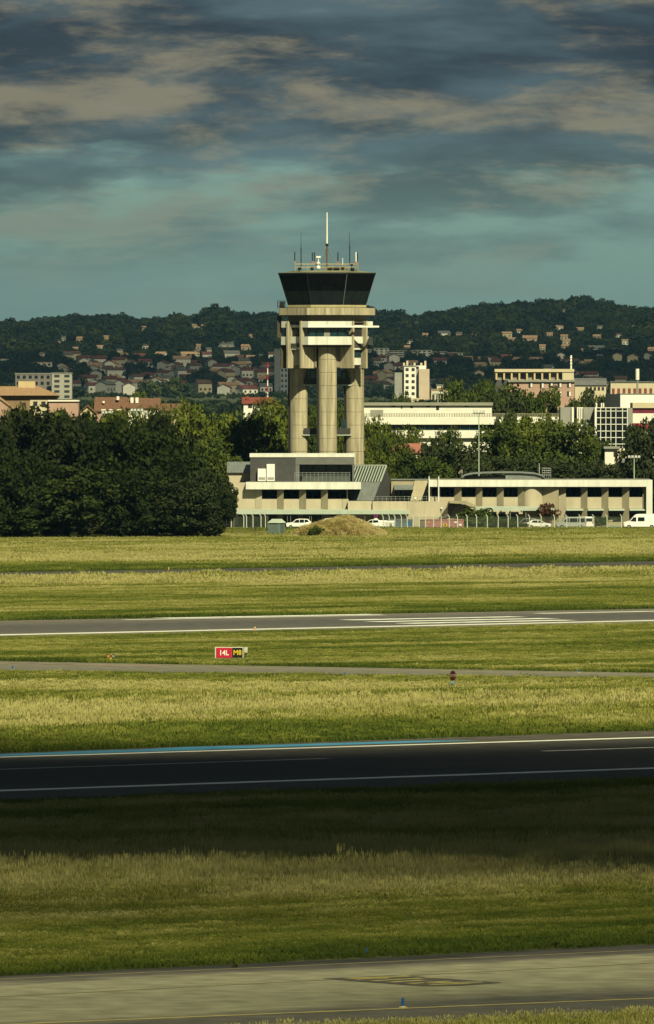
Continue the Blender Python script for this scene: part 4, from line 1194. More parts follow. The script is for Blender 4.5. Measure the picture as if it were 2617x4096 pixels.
# ------------------------------------------------------------------ compound clutter
YC = 1719.0
def cz(y): return max(0.0, ZW(y, YC))
def cxx(x): return XW(x, YC)
rc = thing('skip_container', 'faded pink red steel container behind the fence posts', 'container', (cxx(1778), YC, 0))
m_pink = mat('faded_red', (.46, .20, .20), .7, .18, .8)
MB().box(cxx(1703), cxx(1854), YC, YC + 2.4, .12, ZW(2079, YC)).build('body', m_pink, rc)
for i in range(11):
    xx = cxx(1703) + (cxx(1854) - cxx(1703)) * i / 10
    MB().box(xx - .05, xx + .05, YC - .06, YC, .12, ZW(2080, YC)).build('rib', m_pink, rc)
MB().box(cxx(1702), cxx(1855), YC - .08, YC + 2.45, ZW(2080, YC), ZW(2077, YC)).build('top_rim', m_pink, rc)
for x0, x1, y0, y1, m in ((1773, 1789, 2094, 2106, YELLOWP), (1817, 1828, 2086, 2092, WHITE), (1836, 1847, 2095, 2103, WHITE), (1711, 1720, 2087, 2091, YELLOWP), (1724, 1731, 2112, 2117, YELLOWP)):
    MB().box(cxx(x0), cxx(x1), YC - .10, YC - .075, cz(y1), cz(y0)).build('sticker', m, rc)
MB().box(cxx(1778), cxx(1784), YC - .115, YC - .102, cz(2104), cz(2096)).build('sticker_mark', FRAME, rc)
for x in (1712, 1845):
    MB().box(cxx(x) - .15, cxx(x) + .15, YC + .1, YC + 2.3, 0.02, .12).build('skid', FRAME, rc)
# row of tall bins / cabinets
def cabinet(x0, x1, ytop, m, lab, lidm, Y=YC, extra=False):
    t = thing('recycling_bin', lab, 'bin', (XW((x0+x1)/2, Y), Y, 0), 'row of tall bins by the fence')
    a, c = XW(x0, Y), XW(x1, Y)
    zt2 = ZW(ytop, Y)
    MB().box(a, c, Y, Y + 1.3, .12, zt2 - .3).build('body', m, t)
    MB().side([(Y - .05, zt2 - .3), (Y + .1, zt2), (Y + 1.2, zt2), (Y + 1.35, zt2 - .3)], 'x', a - .04, c + .04).build('lid', lidm, t)
    MB().box(a + .1, c - .1, Y - .03, Y, .3, .5).build('foot_rail', STEEL, t)
    for xx in (a + .15, c - .15):
        MB().tube((xx - .04, Y + .2, .10), (xx + .04, Y + .2, .10), .10, n=8).build('caster', RUBBER, t)
    if extra:
        MB().box(a + .35, c - .35, Y - .03, Y - .005, zt2 - 1.0, zt2 - .45).build('hatch', GREYP, t)
    return t
m_bb = mat('bin_blue_grey', (.13, .18, .22), .5, .12, 1); m_bl = mat('bin_lid_navy', (.012, .02, .06), .4); m_bbl = mat('bin_blue', (.05, .14, .28), .45, .1, 1)
cabinet(1515, 1547, 2082, WHITE, 'plain white cabinet at the left end of the bin row', WHITE)
cabinet(1549, 1577, 2083, WHITE, 'white cabinet with a grey hatch in the bin row', WHITE, extra=True)
cabinet(1555, 1583, 2076, m_bb, 'grey blue bin behind the hatched white cabinet', m_bl, YC + 2.2)
cabinet(1584, 1602, 2076, m_bb, 'narrow grey blue bin with navy lid next to the white cabinets', m_bl)
cabinet(1603, 1624, 2076, m_bb, 'grey blue bin with navy lid second from the right of the row', m_bl)
cabinet(1625, 1650, 2077, m_bbl, 'bluest bin at the right end of the row', m_bl)
# brown panel box left of the container
bb = thing('storage_box', 'brown grey storage box between the blue bin and the pink container', 'box', (cxx(1690), YC, 0))
MB().box(cxx(1679), cxx(1701), YC, YC + 1.2, 0.05, ZW(2081, YC)).build('body', mat('box_brown', (.22, .18, .14), .7), bb)
MB().box(cxx(1678), cxx(1702), YC - .05, YC + 1.25, ZW(2081, YC), ZW(2079, YC)).build('lid', FRAME, bb)
# kiosk with sloped roof
YK = 1634.0
kx0, kx1, kx2 = XW(1073, YK), XW(1112, YK), XW(1140, YK)
ki = thing('kiosk', 'grey green metal kiosk with a shallow pitched roof left of the mound', 'kiosk', (XW(1105, YK), YK, 0))
m_k = mat('kiosk_metal', (.16, .22, .19), .6, .15, 1.2)
MB().prism([(kx0, YK + .6), (kx1, YK), (kx2, YK + 1.1), (kx2, YK + 2.2), (kx0, YK + 2.4)], 0, ZW(2092, YK)).build('wall', m_k, ki)
MB().prism([(kx0 - .15, YK + .5), (kx1, YK - .2), (kx2 + .2, YK + 1.0), (kx2 + .2, YK + 2.4), (kx0 - .15, YK + 2.6)], ZW(2092, YK), ZW(2076, YK),
           [(kx0 + .6, YK + 1.4), (kx1 - .2, YK + 1.1), (kx2 - .5, YK + 1.4), (kx2 - .5, YK + 1.7), (kx0 + .6, YK + 1.8)]).build('roof', GREENW, ki)
MB().box(kx1 + .35, kx2 - .12, YK + .35, YK + .75, .1, 1.9).build('door', mat('kiosk_door', (.08, .12, .11), .6), ki)
# small posts near the kiosk
for i, (x, y0, y1, lab) in enumerate(((1021, 2101, 2143, 'short dark post left of the grey kiosk'), (1067, 2090, 2146, 'dark post touching the left side of the kiosk'))):
    Y = 1655.0
    t = thing('marker_post', lab, 'post', (XW(x, Y), Y, 0))
    MB().box(XW(x-3, Y), XW(x+3, Y), Y, Y + .15, 0, ZW(y0, Y)).build('shaft', mat('post_dark', (.05, .055, .04), .8), t)
    MB().box(XW(x-4, Y), XW(x+4, Y), Y - .02, Y + .17, ZW(y0, Y), ZW(y0, Y) + .06).build('cap', BLACKM, t)
# no-stopping sign by the canopy
ns = thing('road_sign', 'small round red and blue road sign on a pole below the canopy end', 'road sign', (XW(1504, 1733), 1733, 0))
Y = 1733
MB().tube((XW(1504, Y), Y, 0), (XW(1504, Y), Y, ZW(2055, Y)), .05, n=6).build('pole', STEEL, ns)
MB().tube((XW(1504, Y), Y - .06, ZW(2063, Y)), (XW(1504, Y), Y - .03, ZW(2063, Y)), .33, n=18).build('disc', mat('sign_red', (.35, .02, .06), .5), ns)
MB().tube((XW(1504, Y), Y - .075, ZW(2063, Y)), (XW(1504, Y), Y - .06, ZW(2063, Y)), .24, n=18).build('inner_disc', mat('sign_blue', (.05, .03, .20), .5), ns)
MB().box(XW(1497, Y), XW(1511, Y), Y - .06, Y - .03, ZW(2079, Y), ZW(2073, Y)).build('lower_plate', WHITE, ns)
# pale figure-like pump and blue barrier by the right fence
pu = thing('water_pump', 'pale yellow pump post behind the fence right of the vans', 'pump', (XW(2440, 1722), 1722, 0))
MB().box(XW(2432, 1722), XW(2448, 1722), 1722, 1722.4, .02, 1.25).build('body', mat('pump_tan', (.5, .44, .26), .7), pu)
MB().box(XW(2434, 1722), XW(2452, 1722), 1721.9, 1722.5, 1.25, 1.5).build('head', mat('pump_tan', (0, 0, 0)), pu)
br = thing('barrier', 'low light blue barrier behind the fence right of the vans', 'barrier', (XW(2455, 1721), 1721, 0))
for x in (2443, 2456, 2468):
    MB().box(XW(x, 1721) - .05, XW(x, 1721) + .05, 1721, 1721.1, 0, .75 if x == 2443 else .5).build('leg', mat('barrier_blue', (.10, .42, .48), .5), br)
MB().box(XW(2440, 1721), XW(2472, 1721), 1720.96, 1721.0, .32, .46).build('rail', mat('barrier_blue', (0, 0, 0)), br)
rb = thing('fire_box', 'tiny red box at the foot of the fence', 'box', (XW(2069, 1715), 1715, 0))
MB().box(XW(2063, 1715), XW(2075, 1715), 1714.6, 1715, .02, .3).build('body', mat('dull_red', (.2, .03, .02), .7), rb)
MB().box(XW(2062, 1715), XW(2076, 1715), 1714.58, 1715.02, .3, .34).build('lid', FRAME, rb)

# mound of dry grass
YM = 1612.0
mo = thing('dry_mound', 'low mound covered in brown dry grass in front of the office', 'mound', (XW(1358, YM), YM, 0))
mw, mh = XW(1560, YM) - XW(1172, YM), ZW(2072, YM)
gm = MB(); nu, nv = 28, 14
def mound_h(u, v):   # u,v in -1..1
    r = math.sqrt(u*u + v*v)
    prof = max(0, 1 - r*r) ** .75
    return mh * prof * (0.86 + .12*math.sin(u*5 + .6) + .06*math.sin(u*13 + v*7)) * (1 - .16*u if u > 0 else 1 - .10*u*u)
for j in range(nv + 1):
    for i in range(nu + 1):
        u, v = -1 + 2*i/nu, -1 + 2*j/nv
        gm.v.append((XW(1362, YM) + u * mw/2, YM + 5 + v * 6, mound_h(u, v) - .05))
gm.f = [(j*(nu+1)+i, j*(nu+1)+i+1, (j+1)*(nu+1)+i+1, (j+1)*(nu+1)+i) for j in range(nv) for i in range(nu)]
gm.build('earth', mat('mound_earth', (.13, .09, .035), .95, .4, .6, col2=(.08, .07, .02)), mo, True)
pts = []
while len(pts) < 2600:
    u, v = random.uniform(-1, 1), random.uniform(-1, 1)
    if u*u + v*v < 1.0:
        pts.append((XW(1362, YM) + u*mw/2 - mo.location.x, 5 + v*6, mound_h(u, v) - .1))
g_mound = leaf_mat('grass_mound', [(0.0, (.13, .12, .03)), (0.3, (.33, .25, .07)), (.7, (.54, .43, .15)), (1.0, (.68, .58, .27))], (0.3, 0.3), 0.0, .6, .5)
MOUNDG = gn_scatter('scatter_mound', collection_of('tufts_mound', [tuft_mesh('tuft', g_mound, 22, .55, .45, .05, .6, .4, s) for s in (21, 22, 23)]))
sc_ = np.stack([rng.uniform(.7, 1.2, len(pts))]*2 + [rng.uniform(.5, 1.25, len(pts))], -1)
scatter('dry_grass', pts, sc_, MOUNDG, 'brown dry grass on the mound', None, mo)

# ------------------------------------------------------------------ signs and lights on the airfield
sy = 2634.0
P0 = G(920, 2640); Ys = P0.y
def sx_(x): return XW(x, Ys)
def sz_(y): return ZW(y, Ys) 
sg = thing('taxiway_sign', 'red and black guidance sign reading 14L M8 in the mown grass', 'guidance sign', (sx_(918), Ys, 0))
x0, xm, x1 = sx_(865), sx_(929), sx_(971)
z0, z1 = sz_(2631), sz_(2591)
MB().box(x0 - .10, x1 + .06, Ys + .02, Ys + .28, z0 - .06, z1 + .06).build('frame', mat('sign_frame', (.70, .72, .55), .5, .1, 3), sg)
rp = MB().box(x0, xm - .01, Ys - .02, Ys + .02, z0, z1).build('red_panel', mat('sign_red_bright', (.55, .015, .05), .45, .08, 2), sg)
bp = MB().box(xm + .01, x1, Ys - .02, Ys + .02, z0, z1).build('black_panel', mat('sign_black', (.008, .008, .008), .45, .1, 2), sg)
zc = (z0 + z1) / 2
text('14L', .60, WHITE, 'lettering', rp, Matrix.Translation(((x0 + xm)/2 - .02 - sg.location.x, -.032, zc - .02)) @ FACE, .006, .92)
text('M8', .60, YELLOWP, 'lettering', bp, Matrix.Translation(((xm + x1)/2 - sg.location.x, -.032, zc)) @ FACE, .006, .92)
for xx in (x0 + .3, x1 - .3):
    MB().box(xx - .05, xx + .05, Ys + .08, Ys + .2, 0, z0 - .05).build('leg', STEEL, sg)
nb = thing('control_box', 'pale box on a thin post right of the red and black sign', 'box', (sx_(984), Ys, 0))
MB().box(sx_(977), sx_(991), Ys + .05, Ys + .3, sz_(2610), sz_(2589)).build('casing', mat('box_cream', (.62, .60, .46), .6), nb)
MB().box(sx_(982), sx_(986), Ys + .12, Ys + .2, 0, sz_(2610)).build('post', FRAME, nb)
# STOP sign
P1 = G(1811, 2757); Y1 = P1.y
ssn = thing('stop_sign', 'shade-darkened red octagonal STOP sign turned away beside the hold taxiway', 'stop sign', (P1.x, Y1, 0))
rad = (ZW(2683, Y1) - ZW(2722, Y1)) / 2
zc = (ZW(2683, Y1) + ZW(2722, Y1)) / 2
ocp = [(rad*1.06*math.cos(R(22.5 + 45*i)), rad*1.06*math.sin(R(22.5 + 45*i))) for i in range(8)]
rot = Matrix.Rotation(R(52), 4, 'Z')
def turned(o): o.data.transform(rot); return o
Lc = ssn.location
disc = turned(MB().side([(p[0], zc + p[1]) for p in ocp], 'y', -.03, .0).build('plate', mat('stop_red_shaded', (.045, .006, .010), .5, .08, 3), None)); disc.parent = ssn  # red darkened to stand for shade on the turned plate
t_ = text('STOP', .30, mat('stop_letters_shaded', (.30, .22, .16), .6), 'lettering', disc, rot @ Matrix.Translation((0, -.042, zc - .01)) @ FACE, .006, 1.0)  # letter colour dimmed to match the painted shade
p_ = turned(MB().box(-.34, .34, -.02, .01, ZW(2736, Y1), ZW(2725, Y1)).build('plate', mat('plate_blue_grey', (.16, .26, .26), .5), None)); p_.parent = ssn
for k in range(2):
    q = turned(MB().box(-.26, .26, -.026, -.021, ZW(2731.5 - 4*k, Y1), ZW(2730.3 - 4*k, Y1)).build('text_line', mat('plate_line', (.45, .55, .52), .6), None)); q.parent = p_
p_ = turned(MB().box(-.30, .30, -.02, .01, ZW(2745, Y1), ZW(2737, Y1)).build('plate', BLACKM, None)); p_.parent = ssn
p_ = MB().tube((0, .05, 0), (0, .05, zc + rad*.6), .04, n=8).build('post', STEEL, None); p_.parent = ssn
# runway guard light
P2 = G(444, 2648); Y2 = P2.y
gl = thing('guard_light', 'twin lamp runway guard light on an orange leg at the left', 'guard light', (P2.x, Y2, 0))
k_ = Y2 / F
MB().box(-.12, .12, -.1, .1, 0, .22).build('foot', ORANGE, None, org=(0,0,0)).parent = gl
q = MB().tube((0, 0, .2), (0, 0, .38), .07, n=8).build('stem', YELLOWP, None); q.parent = gl
q = MB().box(-.34, .34, -.06, .1, .36, .42).build('crossbar', STEEL, None); q.parent = gl
for s, m in ((-1, ORANGE), (1, GREYP)):
    q = MB().tube((s*.2, -.12, .52), (s*.2, .16, .52), .15, n=12).build('lamp_head', BLACKM, None); q.parent = gl
    r_ = MB().tube((s*.2, -.135, .50), (s*.2, -.12, .50), .11, n=12).build('lens', m, None); r_.parent = q
# blue edge markers
def marker(x, ybase, hpx, lab):
    p = G(x, ybase); s = hpx * p.y / F
    t = thing('edge_marker', lab, 'edge marker', (p.x, p.y, 0), 'blue taxiway edge markers')
    q = MB().tube((0, 0, s*.16), (0, 0, s), .055, n=10).build('tube', BLUEP, None); q.parent = t
    q = MB().tube((0, 0, s), (0, 0, s + .02), .06, n=10).build('cap', BLUEP, None); q.parent = t
    q = MB().tube((0, 0, .03), (0, 0, s*.17), .07, .06, n=10).build('collar', YELLOWP, None); q.parent = t
    q = MB().tube((0, 0, .005), (0, 0, .035), .17, .13, n=12).build('base_plate', mat('plate_cream', (.5, .47, .30), .6), None); q.parent = t
marker(1612, 4030, 36, 'large blue edge marker on the near taxiway line at the bottom')
marker(1466, 3822, 26, 'blue edge marker at the far side of the near taxiway')
marker(51, 2680, 17, 'blue edge marker on the hold taxiway at the far left')
marker(992, 2660, 15, 'blue edge marker right below the red and black sign')
marker(1380, 2702, 11, 'blue edge marker in front of the hold taxiway near the middle')
marker(2316, 2690, 12, 'blue edge marker at the right end of the hold taxiway')
def edge_light(x, y, lab):
    p = G(x, y)
    t = thing('runway_light', lab, 'runway light', (p.x, p.y, 0), 'small orange runway edge lights')
    q = MB().tube((0, 0, 0), (0, 0, .22), .09, .07, n=8).build('body', mat('light_body', (.7, .35, .12), .5), None); q.parent = t
    q = MB().tube((0, 0, .22), (0, 0, .36), .08, .05, n=8).build('lens', mat('lens_pale', (.8, .6, .35), .3), None); q.parent = t
edge_light(1283, 2458, 'orange light at the far edge of the far runway')
edge_light(1020, 2522, 'orange light at the near edge of the far runway')
edge_light(675, 2280, 'orange light beside the perimeter road')
# small bush in the field and weeds at the near taxiway are built with the plants below

# ------------------------------------------------------------------ trees
def foliage(name, ramp, scale=0.35, transl=0.12):
    m = leaf_mat(name, ramp, (scale, scale), 0.0, 0.0, 0.15, transl)
    return m
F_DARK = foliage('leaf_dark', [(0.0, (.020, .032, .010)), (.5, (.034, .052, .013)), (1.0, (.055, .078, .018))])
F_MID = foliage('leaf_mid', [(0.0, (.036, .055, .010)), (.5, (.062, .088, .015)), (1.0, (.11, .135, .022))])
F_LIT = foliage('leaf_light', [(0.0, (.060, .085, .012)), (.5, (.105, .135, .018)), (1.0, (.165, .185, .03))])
F_PINE = foliage('leaf_pine', [(0.0, (.03, .042, .014)), (1.0, (.06, .075, .025))])
F_RUST = foliage('leaf_rust', [(0.0, (.06, .03, .015)), (1.0, (.12, .055, .03))])
def crown_mesh(name, m, seed, nclump=80, nleaf=75, leaf=.026, center=.56, rz=.44, rxy=.5, flat=0.0, rr=(.07, .15), skirt=False):
    """leaf cards spread over many clumps through the crown volume; unit height, unit width"""
    r = np.random.default_rng(seed)
    V, Fc = [], []
    cs = []
    lob = [(r.uniform(0, 2*math.pi), r.uniform(.1, .25)) for _ in range(4)]
    while len(cs) < nclump:
        d = r.normal(size=3); d /= np.linalg.norm(d)
        q = r.uniform(.25, 1) ** .55
        az_ = math.atan2(d[1], d[0])
        k = 1 + sum(a * math.cos((i + 1) * az_ + ph) for i, (ph, a) in enumerate(lob)) * .35 + r.uniform(-.1, .1)
        c = d * q * np.array([rxy * k, rxy * k, rz]) * .86
        c[2] += center
        if c[2] < .03: continue
        if skirt and c[2] < .5: c[:2] *= 1 + .15 * (.5 - c[2])
        cs.append(c)
    quads = []
    for c in cs:
        R_ = r.uniform(*rr)
        n = int(nleaf * r.uniform(.7, 1.3))
        d = r.normal(size=(n, 3)); d /= np.linalg.norm(d, axis=1)[:, None]
        d[:, 2] = d[:, 2] * .8 + .1
        P = c + d * (R_ * r.uniform(.45, 1.0, (n, 1)) ** .6)
        P[:, 2] = np.maximum(P[:, 2], .004)
        nn = d + r.normal(size=(n, 3)) * .75
        nn /= np.linalg.norm(nn, axis=1)[:, None]
        u = np.cross(nn, r.normal(size=(n, 3))); u /= np.linalg.norm(u, axis=1)[:, None]
        w = np.cross(nn, u)
        s = leaf * r.uniform(.6, 1.35, (n, 1))
        quads.append(np.stack([P - u*s, P - w*s*.62, P + u*s, P + w*s*.62], 1))
    Q = np.concatenate(quads).reshape(-1, 3)
    n4 = len(Q) // 4
    me = bpy.data.meshes.new(name)
    me.vertices.add(len(Q)); me.vertices.foreach_set('co', Q.astype(np.float32).ravel())
    me.loops.add(len(Q)); me.loops.foreach_set('vertex_index', np.arange(len(Q), dtype=np.int32))
    me.polygons.add(n4); me.polygons.foreach_set('loop_start', np.arange(0, len(Q), 4, dtype=np.int32))
    me.update(); me.validate()
    me.materials.append(m)
    return me
def trunk_mesh(seed, top=.62):
    r = random.Random(seed)
    m = MB()
    p = Vector((0, 0, -.01)); rad = .022
    pts = [p]
    for k in range(3):
        q = p + Vector((r.uniform(-.02, .02), r.uniform(-.02, .02), top / 3))
        m.tube(p, q, rad, rad * .75, 7); rad *= .75; p = q; pts.append(q)
    for k in range(6):
        b = pts[1].lerp(pts[3], r.uniform(0, 1))
        a = r.uniform(0, 6.28)
        e = b + Vector((math.cos(a) * r.uniform(.15, .3), math.sin(a) * r.uniform(.15, .3), r.uniform(.1, .28)))
        m.tube(b, e, .010, .003, 5)
    return m.mesh('trunk', BARK)
TRUNKS = [trunk_mesh(s) for s in range(3)]
CR = {
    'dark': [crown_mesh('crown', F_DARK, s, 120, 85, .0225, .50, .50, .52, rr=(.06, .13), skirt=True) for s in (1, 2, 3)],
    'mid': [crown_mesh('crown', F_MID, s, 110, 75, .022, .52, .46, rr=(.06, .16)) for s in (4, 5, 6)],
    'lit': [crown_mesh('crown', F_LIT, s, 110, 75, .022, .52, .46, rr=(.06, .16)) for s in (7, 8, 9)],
    'pine': [crown_mesh('crown', F_PINE, s, 60, 70, .03, .60, .38, .45, rr=(.05, .13)) for s in (10, 11)],
    'deep': [crown_mesh('crown', F_PINE, s, 100, 80, .025, .52, .48) for s in (12, 13)],
    'grove': [crown_mesh('crown', foliage('leaf_grove', [(0.0, (.026, .042, .011)), (.5, (.046, .068, .015)), (1.0, (.085, .105, .022))]), s, 120, 85, .0225, .50, .50, .52, rr=(.06, .13), skirt=True) for s in (51, 52)],
    'bush': [crown_mesh('crown', F_MID, s, 26, 60, .05, .45, .45, .5, rr=(.12, .24)) for s in (14, 15)],
    'rust': [crown_mesh('crown', F_RUST, s, 26, 60, .05, .45, .45, .5, rr=(.12, .24)) for s in (16,)],
}
def tree(x, ytop, Y, wpx, kind, label, name='tree', group=None, ybase=None, zb=0.0, deep=None, cat='tree'):
    Xc = XW(x, Y)
    h = ZW(ytop, Y) - zb
    w = wpx * Y / F
    t = thing(name, label, cat, (Xc, Y, zb), group)
    c = link('crown', random.choice(CR[kind]), t)
    w *= 1.08 if kind in ('dark', 'bush', 'rust') else random.uniform(1.25, 1.5)
    c.scale = (w, deep or w, h * 1.04); c.rotation_euler = (0, 0, random.uniform(0, 6.28) if deep is None else random.choice((0, math.pi)))
    tr = link('trunk', random.choice(TRUNKS), t)
    s = min(w * 1.1, h)
    tr.scale = (s, s, h)
    return t
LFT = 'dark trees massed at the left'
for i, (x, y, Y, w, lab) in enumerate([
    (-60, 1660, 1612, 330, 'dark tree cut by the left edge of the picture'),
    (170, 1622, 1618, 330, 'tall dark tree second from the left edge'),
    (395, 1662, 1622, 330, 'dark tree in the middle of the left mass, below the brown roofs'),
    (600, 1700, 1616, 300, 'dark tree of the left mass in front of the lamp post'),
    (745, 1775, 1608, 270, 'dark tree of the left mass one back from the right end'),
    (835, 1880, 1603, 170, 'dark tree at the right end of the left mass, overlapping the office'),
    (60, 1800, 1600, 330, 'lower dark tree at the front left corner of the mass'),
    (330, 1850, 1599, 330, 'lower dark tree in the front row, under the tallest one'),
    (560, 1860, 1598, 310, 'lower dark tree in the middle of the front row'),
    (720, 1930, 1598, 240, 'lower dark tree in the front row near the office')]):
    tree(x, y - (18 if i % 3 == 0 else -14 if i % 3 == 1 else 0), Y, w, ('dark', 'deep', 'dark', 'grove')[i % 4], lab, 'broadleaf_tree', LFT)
for i, (x, y, w) in enumerate([(-20, 1990, 200), (110, 2010, 190), (230, 2000, 200), (350, 2020, 190), (470, 2010, 200), (590, 2020, 190), (700, 2025, 180), (780, 2040, 150), (850, 2060, 110)]):
    tree(x, y, 1597.0 + (i % 3), w, ('dark', 'grove', 'dark', 'deep')[i % 4], 'dark undergrowth bush at the foot of the dark trees ' + ('at the left edge', 'under the second tree', 'left of the middle', 'below the low pink wall', 'below the largest brown roof', 'below the lamp mast', 'right of the lamp mast', 'second from the office', 'nearest the office')[i], 'bush', 'undergrowth along the dark trees', cat='bush')
for x, y, w, lab in ((110, 1655, 250, 'dark green tree in front of the pink gable'), (300, 1650, 240, 'dark green tree in front of the low pink wall'), (480, 1668, 200, 'dark green tree in front of the largest brown roof'), (590, 1668, 190, 'dark green tree in front of the second brown roof')):
    tree(x, y, 1660, w, 'mid' if x > 400 else 'deep', lab, 'broadleaf_tree', 'trees in front of the left houses')
tree(905, 1935, 1600, 110, 'dark', 'dark branch clump leaning over the office canopy', 'broadleaf_tree', LFT, zb=2.5)
tree(655, 1658, 1640, 190, 'deep', 'dark round tree rising right of the lamp post', 'broadleaf_tree', LFT)
BH = 'sunlit trees behind the tower'
for x, y, Y, w, k, lab in [
    (470, 1650, 1760, 240, 'lit', 'bright tree left of the lamp post behind the dark mass'),
    (250, 1640, 1770, 260, 'mid', 'green tree behind the dark mass under the pink wall'),
    (760, 1612, 1800, 230, 'lit', 'bright yellow green tree right of the brown roofs'),
    (900, 1632, 1810, 230, 'lit', 'bright tree between the brown roofs and the small red roof'),
    (1010, 1655, 1795, 210, 'mid', 'olive tree below the small red roof'),
    (1100, 1612, 1815, 200, 'lit', 'bright tall tree just left of the left column'),
    (840, 1740, 1780, 230, 'mid', 'lower olive tree beside the dark mass'),
    (980, 1800, 1785, 200, 'mid', 'lower olive tree above the penthouse corner'),
    (1085, 1800, 1790, 190, 'mid', 'lower olive tree left of the left column base'),
    (1252, 1640, 1830, 130, 'mid', 'tree seen between the left and middle columns'),
    (1368, 1655, 1830, 120, 'lit', 'tree seen between the middle and right columns'),
    (1492, 1650, 1835, 130, 'lit', 'bright tree just right of the right column'),
    (1570, 1730, 1830, 140, 'mid', 'tree right of the column below the long white building'),
    (1505, 1790, 1800, 130, 'lit', 'lower bright tree right of the right column'),
    (1620, 1800, 1815, 170, 'mid', 'olive tree above the glazed hall'),
    (1740, 1745, 1840, 130, 'pine', 'thin dark conifer in front of the white terminal'),
    (1720, 1830, 1805, 190, 'mid', 'olive tree above the link block'),
    (1840, 1780, 1825, 210, 'deep', 'dark green tree left of the right lamp post'),
    (1990, 1690, 1850, 220, 'mid', 'tall tree right of the right lamp post'),
    (2130, 1662, 1855, 240, 'lit', 'tallest bright tree in front of the terminal'),
    (2270, 1680, 1850, 230, 'mid', 'olive tree left of the grey panelled block'),
    (2370, 1740, 1845, 190, 'mid', 'olive tree in front of the grey panelled block'),
    (1960, 1830, 1810, 220, 'deep', 'dark tree behind the vault of the right wing'),
    (2110, 1830, 1812, 230, 'deep', 'dark tree behind the antenna frame'),
    (2260, 1835, 1808, 220, 'deep', 'dark tree behind the middle of the right wing roof'),
    (2400, 1840, 1806, 200, 'deep', 'dark tree behind the right end of the right wing'),
    (2600, 1672, 1790, 190, 'deep', 'tall dark tree cut by the right edge'),
    (2570, 1790, 1800, 130, 'dark', 'dark tree below the red striped facade')]:
    tree(x, y, Y, w, k, lab, 'broadleaf_tree' if k != 'pine' else 'conifer_tree', BH)
BT = 'trees behind the white terminal'
for x, y, Y, w, k, lab in [
    (1815, 1520, 2330, 150, 'mid', 'tree right of the pale apartment tower'),
    (1925, 1512, 2320, 180, 'mid', 'tall tree left of the cream loggia block'),
    (2065, 1532, 2310, 220, 'mid', 'broad tree in front of the pink storey'),
    (2180, 1545, 2300, 190, 'mid', 'olive tree in front of the pink block windows'),
    (1990, 1570, 2280, 230, 'deep', 'lower dark tree behind the terminal parapet'),
    (2365, 1556, 2260, 140, 'deep', 'dark tree behind the grey panelled block'),
    (2310, 1590, 2250, 120, 'mid', 'small tree left of the white box roof'),
    (1660, 1600, 2200, 160, 'deep', 'bush like tree in front of the low white building'),
    (1860, 1632, 2160, 150, 'deep', 'bush like tree at the right of the low white building'),
    (1600, 1565, 2700, 90, 'mid', 'small tree at the foot of the pale apartment tower'),
    (420, 1600, 2350, 170, 'mid', 'olive tree behind the brown roofs'),
    (660, 1598, 2300, 150, 'mid', 'olive tree right of the brown roofs'),
    (555, 1555, 3300, 90, 'lit', 'bright round tree in front of the shaded town'),
    (1045, 1590, 2250, 90, 'mid', 'small tree behind the small red roof'),
    (1320, 1600, 2500, 140, 'mid', 'distant tree seen between the columns'),
    (1215, 1600, 2500, 120, 'mid', 'distant tree seen left of the middle column'),
    (180, 1590, 2150, 120, 'mid', 'small tree in front of the orange roof')]:
    tree(x, y, Y, w, k, lab, 'broadleaf_tree', BT)
for x, y, Y, w, k, lab in [
    (60, 1612, 1870, 120, 'mid', 'green tree between the orange roof and the pink gable'), (235, 1628, 1880, 120, 'mid', 'green tree right before the low pink wall'), (345, 1640, 1850, 110, 'lit', 'bright tree below the small sloping brown roof'),
    (440, 1636, 1860, 120, 'mid', 'green tree below the largest brown roof'), (545, 1640, 1855, 110, 'lit', 'bright tree at the foot of the white chimneys'), (630, 1626, 1850, 120, 'mid', 'green tree right of the white chimneys'), (705, 1622, 1850, 120, 'lit', 'bright tree before the long brown roof'),
    (1030, 1640, 1840, 120, 'lit', 'bright tree before the small red roof'), (1560, 1690, 1900, 120, 'mid', 'green tree before the left end of the terminal'), (1660, 1712, 1905, 130, 'lit', 'bright tree before the terminal window band'), (1790, 1705, 1910, 110, 'mid', 'green tree before the terminal left of the mast'),
    (2030, 1640, 1920, 120, 'mid', 'green tree over the terminal parapet'), (2200, 1650, 1925, 130, 'lit', 'bright tree at the right end of the terminal'), (1500, 1605, 2230, 90, 'deep', 'dark tree beside the right column above the terminal')]:
    tree(x, y, Y, w, k, lab, 'broadleaf_tree', 'trees partly hiding the buildings')
# shrubs at the buildings
tree(1905, 2022, 1736, 150, 'bush', 'green shrub under the swept beige wall', 'shrub', cat='shrub')
tree(2190, 2010, 1738, 90, 'rust', 'reddish brown shrub at the end of the right canopy', 'shrub', cat='shrub')
tree(2125, 2065, 1733, 120, 'bush', 'green shrub behind the white hatchback', 'shrub', cat='shrub')
tree(1990, 2070, 1722, 160, 'bush', 'low green hedge clump behind the fence by the pink container', 'shrub', cat='shrub')
tree(2400, 2062, 1735, 130, 'bush', 'green shrub in front of the right wing windows', 'shrub', cat='shrub')
tree(1905, 2075, 1722, 130, 'bush', 'low green hedge clump right of the pink container', 'shrub', cat='shrub')
tree(2060, 2085, 1722, 110, 'bush', 'low green hedge clump left of the hatchback', 'shrub', cat='shrub')
tree(118, 2168, GY(2183), 34, 'rust', 'small dark shrub alone in the field at the left', 'shrub', cat='shrub')
tree(1265, 2100, 1612, 60, 'bush', 'dark green weed at the left foot of the mound', 'shrub', cat='shrub')
